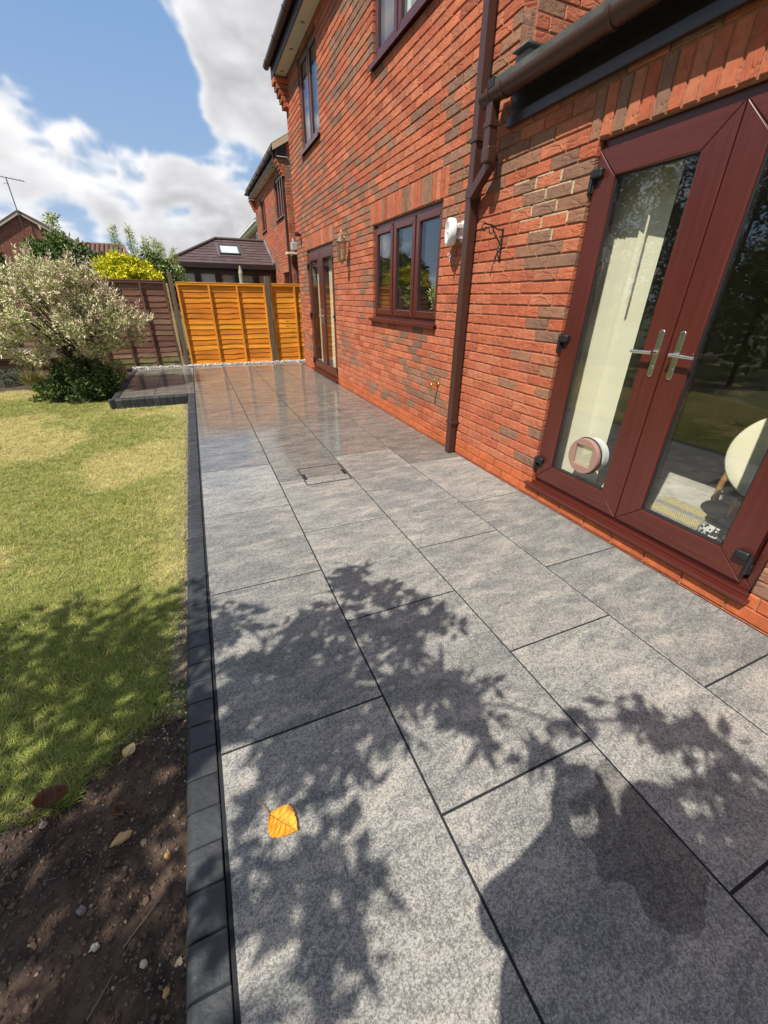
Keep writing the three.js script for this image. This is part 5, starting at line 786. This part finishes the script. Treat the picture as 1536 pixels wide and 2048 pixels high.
{ // soil crumbs and grit
  const R = rngOf(313), L = [], protos = [0, 1, 2, 3, 4, 5].map((k) => lump(1, k * 7 + 1, 1, 0.75, 0.9, k < 2 ? 1 : 0));
  for (let i = 0; i < 14000; i++) { const x = -0.29 - 1.5 * Math.pow(R(), 1.1), z = -1.55 + 1.75 * R(); if (z < soilEdge(x) - 0.02) continue; const big = R() < 0.035, s = big ? 0.005 + 0.007 * R() : 0.0015 + 0.004 * R() * R() + 0.001, pale = R(); const k = pale > 0.975 ? [0.34, 0.27, 0.19] : pale > 0.92 ? [0.17, 0.125, 0.09] : ((q) => [0.100 * q, 0.063 * q, 0.041 * q])(0.6 + 0.9 * R()); L.push(colored(protos[Math.floor(R() * 6)].clone().scale(s * (0.8 + 0.5 * R()), s, s).rotateY(R() * 6.28).rotateX((R() - 0.5) * 0.8).translate(x, soilTop(x, z) + s * 0.3, z), k)); }
  for (let i = 0; i < 2600; i++) { const z = -7.1 + 6 * R(), x = -0.286 - (0.08 + 0.06 * R()) * R(); const s = 0.0025 + 0.004 * R(), k = 0.5 + 0.9 * R(); L.push(colored(protos[Math.floor(R() * 6)].clone().scale(s, s, s).rotateY(R() * 6).translate(x, lawnY(x, z) + 0.012, z), [0.30 * k, 0.25 * k, 0.17 * k])); }
  tag(raw('soil_crumbs', mergeGeometries(L), M.tint), 'loose crumbs and grit lying on bare soil', 'soil', null, 'stuff');
  const tw = []; for (let i = 0; i < 70; i++) { const x = -0.32 - 1.1 * R(), z = -1.45 + 1.3 * R(); if (z < soilEdge(x)) continue; const a = R() * 6.28, l = 0.015 + 0.05 * R() * R(); tw.push(cyl(V(x, soilTop(x, z) + 0.006, z), V(x + Math.cos(a) * l, soilTop(x, z) + 0.008, z + Math.sin(a) * l), 0.0012, 0.0006, 4)); }
  tag(obj('straw_bits', tw, mat([0.20, 0.14, 0.085], 0.9)), 'short dry straw pieces scattered over bare soil', 'straw', null, 'stuff');
  const stones = [[-0.468, -0.862, 0.017, [0.52, 0.33, 0.13], 'long ochre stone lying on bare soil'], [-0.345, -0.768, 0.010, [0.50, 0.27, 0.08], 'small orange stone on soil near the kerb'], [-0.39, -0.55, 0.010, [0.50, 0.44, 0.32], 'cream stone chip on dark soil by kerb'], [-0.505, -0.63, 0.011, [0.52, 0.46, 0.36], 'whitish pebble on the soil beside thin twigs'], [-0.335, -0.475, 0.010, [0.42, 0.25, 0.09], 'brown angular stone on soil touching kerb shade'], [-0.55, -0.72, 0.012, [0.24, 0.21, 0.19], 'grey pebble half sunk in the soil']];
  stones.forEach(([x, z, r, c, label], i) => tag(raw('stone', metric(lump(r * 0.9, i * 5 + 2, i ? 1.1 : 1.7, 0.75, 0.9, 1).rotateY(i * 0.9 + 0.4).translate(x, soilTop(x, z) + r * 0.62, z)), mat(c, 0.9)), label, 'stone', 'small stones on the bare soil'));
  for (const [a, b, l] of [[[-0.44, -0.60], [-0.355, -0.675], 'thin pale twig lying across bare soil'], [[-0.50, -0.50], [-0.455, -0.56], 'short brown twig on soil beside whitish pebble']]) tag(obj('twig', taper([V(a[0], soilTop(...a) + 0.006, a[1]), V((a[0] + b[0]) / 2, soilTop((a[0] + b[0]) / 2, (a[1] + b[1]) / 2) + 0.010, (a[1] + b[1]) / 2 + 0.003), V(b[0], soilTop(...b) + 0.007, b[1])], 0.0022, 0.0012), mat([0.20, 0.15, 0.11], 0.9)), l, 'twig');
}
function fallenLeaf(name, label, x, y, z, turn, size, cols, stemCol, curl) {
  const l = thing(name, label, 'leaf'), n = 24, P = [], C = [], R = rngOf(Math.round(size * 9999)), half = (t) => 0.42 * (t < 0.42 ? Math.pow(Math.sin(1.5708 * t / 0.42), 0.75) : Math.pow(Math.max(0, Math.cos(1.5708 * (Math.min(t, 1) - 0.42) / 0.58)), 1.05)) * (1 + 0.07 * Math.sin(t * 60) + 0.16 * (vn(t * 7 + 3, size * 900, 5) - 0.5)), hgt = (t, s) => 0.03 + curl * (t - 0.5) * (t - 0.5) + curl * 0.9 * s * s + 0.012 * Math.sin(t * 40) * Math.abs(s);
  const pt = (i, s) => { const t = i / n; return [s * half(t), hgt(t, s), t]; }, K = [-1, -0.6, -0.25, 0, 0.25, 0.6, 1];
  for (let i = 0; i < n; i++) for (let k = 0; k < 6; k++) { const q = [pt(i, K[k]), pt(i, K[k + 1]), pt(i + 1, K[k + 1]), pt(i + 1, K[k])]; const c = cols[Math.floor(R() * cols.length)], f = (k === 2 || k === 3) && i % 2 ? 0.8 : 1; for (const a of [0, 2, 1, 0, 3, 2]) { P.push(...q[a].map((v) => v * size)); C.push(...c.map((v) => v * f)); } }
  const g = new THREE.BufferGeometry(); g.setAttribute('position', new THREE.Float32BufferAttribute(P, 3)); g.setAttribute('color', new THREE.Float32BufferAttribute(C, 3)); g.computeVertexNormals(); raw('blade', g, mat([1, 1, 1], 0.6, { vertexColors: true, side: THREE.DoubleSide, transmission: 0.2, thickness: 0 }), l);
  const vein = [taper([V(0, 0.03 * size + curl * 0.25 * size + 0.0012, 0), V(0, 0.03 * size + 0.001, size * 0.5), V(0, 0.03 * size + curl * 0.25 * size + 0.0012, size * 0.99)], 0.0011, 0.0005, 10, 5)]; for (let k = 1; k < 6; k++) for (const s of [-1, 1]) { const t = k / 7, w = half(t + 0.12) * 0.85; vein.push(taper([V(0, size * hgt(t, 0) + 0.0008, t * size), V(s * w * 0.5 * size, size * hgt(t + 0.07, 0.5) + 0.0008, (t + 0.07) * size), V(s * w * size, size * hgt(t + 0.15, 0.85) + 0.0006, (t + 0.15) * size)], 0.0006, 0.0003, 5, 4)); }
  obj('vein', vein, mat(stemCol, 0.8), l);
  obj('stalk', taper([V(0, 0.03 * size + curl * 0.25 * size, 0), V(size * 0.05, size * 0.12, -size * 0.25), V(size * 0.16, size * 0.05, -size * 0.5)], 0.0013, 0.001, 10, 5), mat(stemCol, 0.8), l);
  l.position.set(x, y, z); l.rotation.y = turn; return l;
}
fallenLeaf('orange_leaf', 'bright orange fallen leaf lying on a grey slab', -0.049, 0.001, -0.714, 0.74, 0.100, [[0.92, 0.38, 0.012], [0.95, 0.45, 0.02], [0.84, 0.31, 0.012], [0.94, 0.50, 0.04]], [0.34, 0.11, 0.02], 0.08);
fallenLeaf('pale_leaf', 'pale cream fallen leaf where lawn meets soil', -0.488, lawnY(-0.49, -1.11) + 0.035, -1.12, 2.6, 0.052, [[0.60, 0.48, 0.24], [0.64, 0.53, 0.30]], [0.40, 0.28, 0.12], 0.2);
fallenLeaf('brown_leaf', 'large dry brown leaf at the ragged lawn edge', -0.72, lawnY(-0.72, -1.03) + 0.03, -1.04, 1.9, 0.085, [[0.19, 0.085, 0.045], [0.23, 0.11, 0.06]], [0.12, 0.06, 0.03], 0.5);
fallenLeaf('curled_leaf', 'small curled brown leaf on bare soil', -0.50, soilTop(-0.5, -0.97) + 0.008, -0.97, 0.6, 0.045, [[0.26, 0.14, 0.07], [0.3, 0.17, 0.09]], [0.12, 0.06, 0.03], 0.6);
// ================================================================ THE TREE THAT SHADES THE PATIO (out of the picture, beside the soil bed)
{
  const sh = (gx, gz, h) => [gx - 0.6655 * h, h, gz + 0.3418 * h];      // stands at height h in the sun's way to (gx, gz)
  const leaf = { len: 0.092, wid: 0.046, colors: [...GREEN, PALE[0]], shell: 0.5 }, specs = [], stems = [], R = rngOf(404), T0 = V(-2.75, -0.15, 0.35), top = V(-2.35, 2.3, 0.1);
  stems.push(taper([T0, V(-2.7, 1.0, 0.3), top, V(-2.2, 3.6, 0.0)], 0.11, 0.04, 16, 9));
  const joined = [top.clone()];
  const bough = (e, r0 = 0.022) => { const E = V(...e); let n = joined[0]; for (const j of joined) if (j.distanceTo(E) < n.distanceTo(E)) n = j; joined.push(E); stems.push(taper([n, V(mix(n.x, E.x, 0.5) + (R() - 0.5) * 0.05, mix(n.y, E.y, 0.5) + 0.05, mix(n.z, E.z, 0.5) + (R() - 0.5) * 0.05), E], n === joined[0] ? r0 : r0 * 0.6, 0.005)); };
  const spray = (gx, gz, h, rad, k, ang, twigs = 0) => { const p = sh(gx, gz, h); bough(p, 0.014); specs.push({ c: p, r: [rad, rad * 0.4, rad], n: Math.round(4300 * rad * rad * k), ...leaf, up: -0.3 }); for (let i = 0; i < twigs; i++) { const a = ang + (R() - 0.5) * 1.5, l = rad * 0.6 + 0.05 + 0.12 * R(), e = V(p[0] + Math.cos(a) * l, p[1] - 0.06, p[2] + Math.sin(a) * l); stems.push(taper([V(...p), V((p[0] + e.x) / 2, p[1] - 0.01, (p[2] + e.z) / 2), e], 0.004, 0.0015, 5, 4)); for (let q = 1; q <= 5; q++) specs.push({ c: [mix(p[0], e.x, q / 5), mix(p[1], e.y, q / 5), mix(p[2], e.z, q / 5)], r: [0.012, 0.012, 0.012], n: 2, ...leaf, up: -0.6 }); } };
  // dense part over slab one and two, looser sprays towards the house
  for (const [x, z, r, k, ang, tw] of [[-0.08, -1.62, 0.13, 0.9, 3, 3], [0.02, -1.2, 0.2, 1.1, 3, 3], [0.24, -1.12, 0.2, 1.2, 0, 2], [0.34, -1.42, 0.15, 1.1, 4, 3], [0.12, -1.0, 0.18, 1.0, 1, 3], [0.56, -1.68, 0.11, 1.1, 5, 5], [0.66, -1.54, 0.08, 0.9, 0, 4], [0.60, -1.26, 0.16, 1.2, 0, 4], [0.78, -1.30, 0.10, 0.9, 0, 4], [0.60, -0.94, 0.12, 1.1, 1, 4], [0.50, -1.0, 0.10, 1.1, 2, 2], [0.73, -0.90, 0.06, 0.9, 0.5, 5], [0.66, -0.82, 0.04, 0.8, 1.2, 4], [0.36, -0.90, 0.08, 1.0, 1.4, 3], [0.20, -0.86, 0.08, 1.0, 1.6, 4], [0.03, -0.88, 0.08, 0.9, 1.8, 3], [0.10, -0.55, 0.08, 1.1, 2, 1], [0.12, -0.45, 0.08, 1.1, 2, 1], [0.0, -0.50, 0.09, 0.9, 3, 3], [-0.09, -0.60, 0.05, 0.8, 3, 2], [0.10, -0.37, 0.05, 0.9, 2, 1], [-0.03, -0.27, 0.04, 0.7, 2, 1], [0.98, -0.60, 0.035, 0.8, 0, 2], [0.80, -0.55, 0.03, 0.6, 0, 2], [1.33, -0.42, 0.07, 0.9, 5, 4], [1.45, -0.32, 0.07, 0.8, 5, 3], [1.30, -0.28, 0.07, 0.9, 1, 3], [1.40, -0.19, 0.07, 0.8, 1, 3], [1.20, -0.20, 0.07, 0.9, 2, 2], [1.15, -0.08, 0.10, 1.1, 2, 2], [1.30, 0.0, 0.14, 1.2, 1, 2], [1.10, 0.08, 0.14, 1.2, 1, 2], [1.45, -0.02, 0.10, 0.9, 1, 2], [0.98, 0.03, 0.10, 1.3, 1, 2], [0.86, 0.10, 0.12, 1.3, 1, 2], [1.06, -0.04, 0.08, 1.2, 1, 2]]) spray(x, z, 1.85 + 0.3 * R(), r, k, ang, tw);
  // over the near lawn and the soil
  for (const [x, z, h, r, n] of [[-0.55, -1.75, 2.6, 0.36, 330], [-0.95, -1.85, 2.7, 0.38, 330], [-0.45, -1.3, 2.5, 0.34, 330], [-0.85, -1.35, 2.8, 0.4, 380], [-1.35, -1.6, 2.8, 0.42, 300], [-0.50, -0.95, 2.6, 0.24, 180], [-0.56, -0.55, 2.5, 0.2, 120], [-0.7, -0.85, 2.9, 0.24, 110], [-0.6, -0.25, 2.7, 0.22, 110], [-0.75, -0.35, 3.0, 0.2, 80], [-1.6, -2.0, 3.1, 0.4, 220]]) { const p = sh(x, z, h); bough(p, 0.03); specs.push({ c: p, r: [r, r * 0.7, r], n, ...leaf }); }
  specs.push(...clumps([-3.5, 3.5, 1.1], [0.7, 0.7, 0.7], 20, 0.28, 90, leaf, 405));
  plant('shade_tree', 'broad leaved garden tree at edge of soil bed shading the slabs', 'tree', [T0.x, -0.12, T0.z], specs, stems, 406);
  { const L = []; for (let k = 0; k < 20; k++) L.push(...clumps([-8.9 + 0.3 * Math.sin(k * 2.3), 2.9, -14 + k * 0.8], [0.6, 2.9 + 0.5 * Math.sin(k * 1.7), 0.6], 40, 0.36, 60, { len: 0.14, wid: 0.06, colors: [...DARK, GREEN[2]], shell: 0.4 }, 500 + k)); plant('garden_hedge', 'tall dark hedge along the side of the garden facing the house', 'hedge', [-8.9, -0.12, -4.5], L, Array.from({ length: 9 }, (_, k) => taper([V(-8.9, -0.2, -11 + k * 1.6), V(-8.88, 1.9, -11 + k * 1.6), V(-8.9, 4.4, -10.9 + k * 1.6)], 0.09, 0.02)), 560); }
  plant('side_shrub', 'tall green shrub on lawn edge away from the patio', 'shrub', [-5.3, -0.12, -5.0], clumps([-5.3, 1.5, -5.0], [0.8, 1.3, 0.8], 50, 0.28, 100, { len: 0.1, wid: 0.04, colors: GREEN, shell: 0.4 }, 411), trunkOf(-5.3, -5.0, 1.6, 0.06), 412);
}
// ================================================================ THE PERSON TAKING THE PICTURE (stands at the camera, seen as a shadow)
{
  const person = thing('person', 'person in dark clothes standing on slabs holding up a phone', 'person');
  const yaw = -0.411, f = V(Math.sin(-yaw), 0, -Math.cos(yaw)), rt = V(Math.cos(yaw), 0, Math.sin(-yaw)), up = V(0, 1, 0);     // facing, right
  const O = V(-0.05, 0, 0.30), at = (r, u, fw) => O.clone().addScaledVector(rt, r).addScaledVector(up, u).addScaledVector(f, fw);
  const sdCap = (p, a, b, ra, rb) => { const pax = p.x - a.x, pay = p.y - a.y, paz = p.z - a.z, bax = b.x - a.x, bay = b.y - a.y, baz = b.z - a.z; const h = clamp((pax * bax + pay * bay + paz * baz) / (bax * bax + bay * bay + baz * baz)); return Math.hypot(pax - bax * h, pay - bay * h, paz - baz * h) - mix(ra, rb, h); };
  const smin = (a, b, k) => { const h = clamp(0.5 + 0.5 * (b - a) / k); return mix(b, a, h) - k * h * (1 - h); };
  const phone = V(0, 1.375, 0).addScaledVector(V(0, 0, -1).applyEuler(camera.rotation), -0.02), pr = V(1, 0, 0).applyEuler(camera.rotation), pu = V(0, 1, 0).applyEuler(camera.rotation), pf = V(0, 0, -1).applyEuler(camera.rotation);
  const onPh = (a, b, c) => phone.clone().addScaledVector(pr, a).addScaledVector(pu, b).addScaledVector(pf, c);
  const wr = onPh(0.075, -0.14, -0.05), wl = onPh(-0.075, -0.14, -0.05), hd = at(0, 1.56, 0.02), elR = at(0.31, 1.10, 0.08), elL = at(-0.27, 1.08, 0.10);
  const cap = (a, b, ra, rb, k = 0.05) => ({ a, b, ra, rb, k });
  const body = [cap(at(-0.11, 0.98, 0), at(0.11, 0.98, 0), 0.15, 0.15), cap(at(-0.03, 1.0, 0), at(0.03, 1.22, 0.01), 0.165, 0.165), cap(at(-0.11, 1.25, 0), at(0.11, 1.25, 0), 0.14, 0.14), cap(at(-0.185, 1.36, 0), at(0.185, 1.36, 0), 0.068, 0.068), cap(at(0, 1.36, 0), at(0, 1.46, 0.01), 0.058, 0.052, 0.03),
    ...[-1, 1].flatMap((s) => [cap(at(s * 0.095, 0.94, 0), at(s * 0.11, 0.50, 0.01), 0.095, 0.062), cap(at(s * 0.11, 0.50, 0.01), at(s * 0.12, 0.09, -0.01), 0.06, 0.04), cap(at(s * 0.12, 0.055, -0.03), at(s * 0.14, 0.04, 0.16), 0.045, 0.036, 0.03)]),
    cap(at(0.205, 1.35, 0), elR, 0.062, 0.05), cap(elR, wr, 0.042, 0.029), cap(at(-0.205, 1.35, 0), elL, 0.062, 0.05), cap(elL, wl, 0.042, 0.029)];
  const headC = [cap(hd.clone().addScaledVector(up, 0.03), hd.clone().addScaledVector(up, 0.03).addScaledVector(f, -0.02), 0.088, 0.09, 0.03), cap(hd.clone().addScaledVector(up, -0.05).addScaledVector(f, 0.03), hd.clone().addScaledVector(up, -0.07).addScaledVector(f, 0.045), 0.058, 0.04, 0.04), cap(hd.clone().addScaledVector(f, 0.09).addScaledVector(up, 0.015), hd.clone().addScaledVector(f, 0.105).addScaledVector(up, -0.015), 0.010, 0.015, 0.02), ...[-1, 1].map((s) => cap(hd.clone().addScaledVector(rt, s * 0.085).addScaledVector(up, 0.015), hd.clone().addScaledVector(rt, s * 0.086).addScaledVector(up, -0.02), 0.018, 0.013, 0.01)), cap(at(0, 1.42, 0.01), at(0, 1.50, 0.015), 0.052, 0.054, 0.03)];
  const hand = (s) => { const w = s > 0 ? wr : wl, palm = onPh(s * 0.062, -0.075, -0.025), L = [cap(w, palm, 0.028, 0.030, 0.02), cap(onPh(s * 0.060, -0.09, -0.02), onPh(s * 0.06, -0.045, -0.022), 0.022, 0.02, 0.02)];
    for (let k = 0; k < 4; k++) { const y = -0.085 + k * 0.021, l = [0.8, 0.95, 1, 0.9][k], a = onPh(s * 0.066, y, -0.014), b = onPh(s * 0.062, y + 0.004, 0.012), c = onPh(s * (0.062 - 0.028 * l), y + 0.006, 0.017); L.push(cap(a, b, 0.0095, 0.0088, 0.004), cap(b, c, 0.0086, 0.0072, 0.004)); }
    L.push(cap(onPh(s * 0.055, -0.075, -0.03), onPh(s * 0.045, -0.04, -0.026), 0.012, 0.0105, 0.006), cap(onPh(s * 0.045, -0.04, -0.026), onPh(s * 0.025, -0.015, -0.018), 0.010, 0.0085, 0.004)); return L; };
  function meshOf(caps, res, col) {
    const lo = V(9, 9, 9), hi = V(-9, -9, -9); for (const c of caps) for (const [p, r] of [[c.a, c.ra], [c.b, c.rb]]) { lo.min(p.clone().subScalar(r + 0.03)); hi.max(p.clone().addScalar(r + 0.03)); }
    const ctr = lo.clone().add(hi).multiplyScalar(0.5), half = Math.max(hi.x - lo.x, hi.y - lo.y, hi.z - lo.z) / 2 * 1.06, mc = new MarchingCubes(res, M.tint, false, false, 200000); mc.isolation = 0;
    const p = V(); for (let k = 0; k < res; k++) for (let j = 0; j < res; j++) for (let i = 0; i < res; i++) { p.set(ctr.x + half * (i - res / 2) / (res / 2), ctr.y + half * (j - res / 2) / (res / 2), ctr.z + half * (k - res / 2) / (res / 2)); let d = 9; if (p.x > lo.x - 0.05 && p.x < hi.x + 0.05 && p.z > lo.z - 0.05 && p.z < hi.z + 0.05) for (const c of caps) d = smin(d, sdCap(p, c.a, c.b, c.ra, c.rb), c.k); mc.field[i + j * res + k * res * res] = -d; }
    mc.update(); const n = mc.count, P = new Float32Array(mc.positionArray.slice(0, n * 3)), C = new Float32Array(n * 3);
    for (let i = 0; i < n; i++) { p.set(P[i * 3] * half + ctr.x, P[i * 3 + 1] * half + ctr.y, P[i * 3 + 2] * half + ctr.z); P[i * 3] = p.x; P[i * 3 + 1] = p.y; P[i * 3 + 2] = p.z; C.set(col(p), i * 3); }
    const g = new THREE.BufferGeometry(); g.setAttribute('position', new THREE.BufferAttribute(P, 3)); g.setAttribute('normal', new THREE.BufferAttribute(new Float32Array(mc.normalArray.slice(0, n * 3)), 3)); g.setAttribute('color', new THREE.BufferAttribute(C, 3)); return g;
  }
  const skin = [0.42, 0.25, 0.17], cloth = (p) => p.y < 0.085 ? [0.03, 0.03, 0.03] : p.y < 0.97 ? [0.03, 0.04, 0.07] : p.y > 1.405 ? skin : [0.035, 0.037, 0.042];
  raw('body', mergeGeometries([meshOf(body, 118, cloth), meshOf(headC, 70, () => skin), meshOf(hand(1), 70, () => skin), meshOf(hand(-1), 70, () => skin)]), M.tint, person);
  raw('hair', new THREE.SphereGeometry(0.098, 26, 18, 0, 6.283, 0, 1.75).rotateX(0.45).rotateY(yaw).scale(1, 1.05, 1.04).translate(hd.x - f.x * 0.012, hd.y + 0.032, hd.z - f.z * 0.012), mat([0.05, 0.035, 0.025], 0.8), person);
  settle(person, O.x, 0, O.z);
  const ph = obj('phone', [new RoundedBoxGeometry(0.075, 0.155, 0.009, 2, 0.004)], mat([0.03, 0.03, 0.034], 0.3)); ph.quaternion.setFromEuler(camera.rotation); ph.position.copy(onPh(0, -0.06, -0.006)); tag(ph, 'dark phone held up in both hands of the person', 'phone');
}
renderer.render(scene, camera);
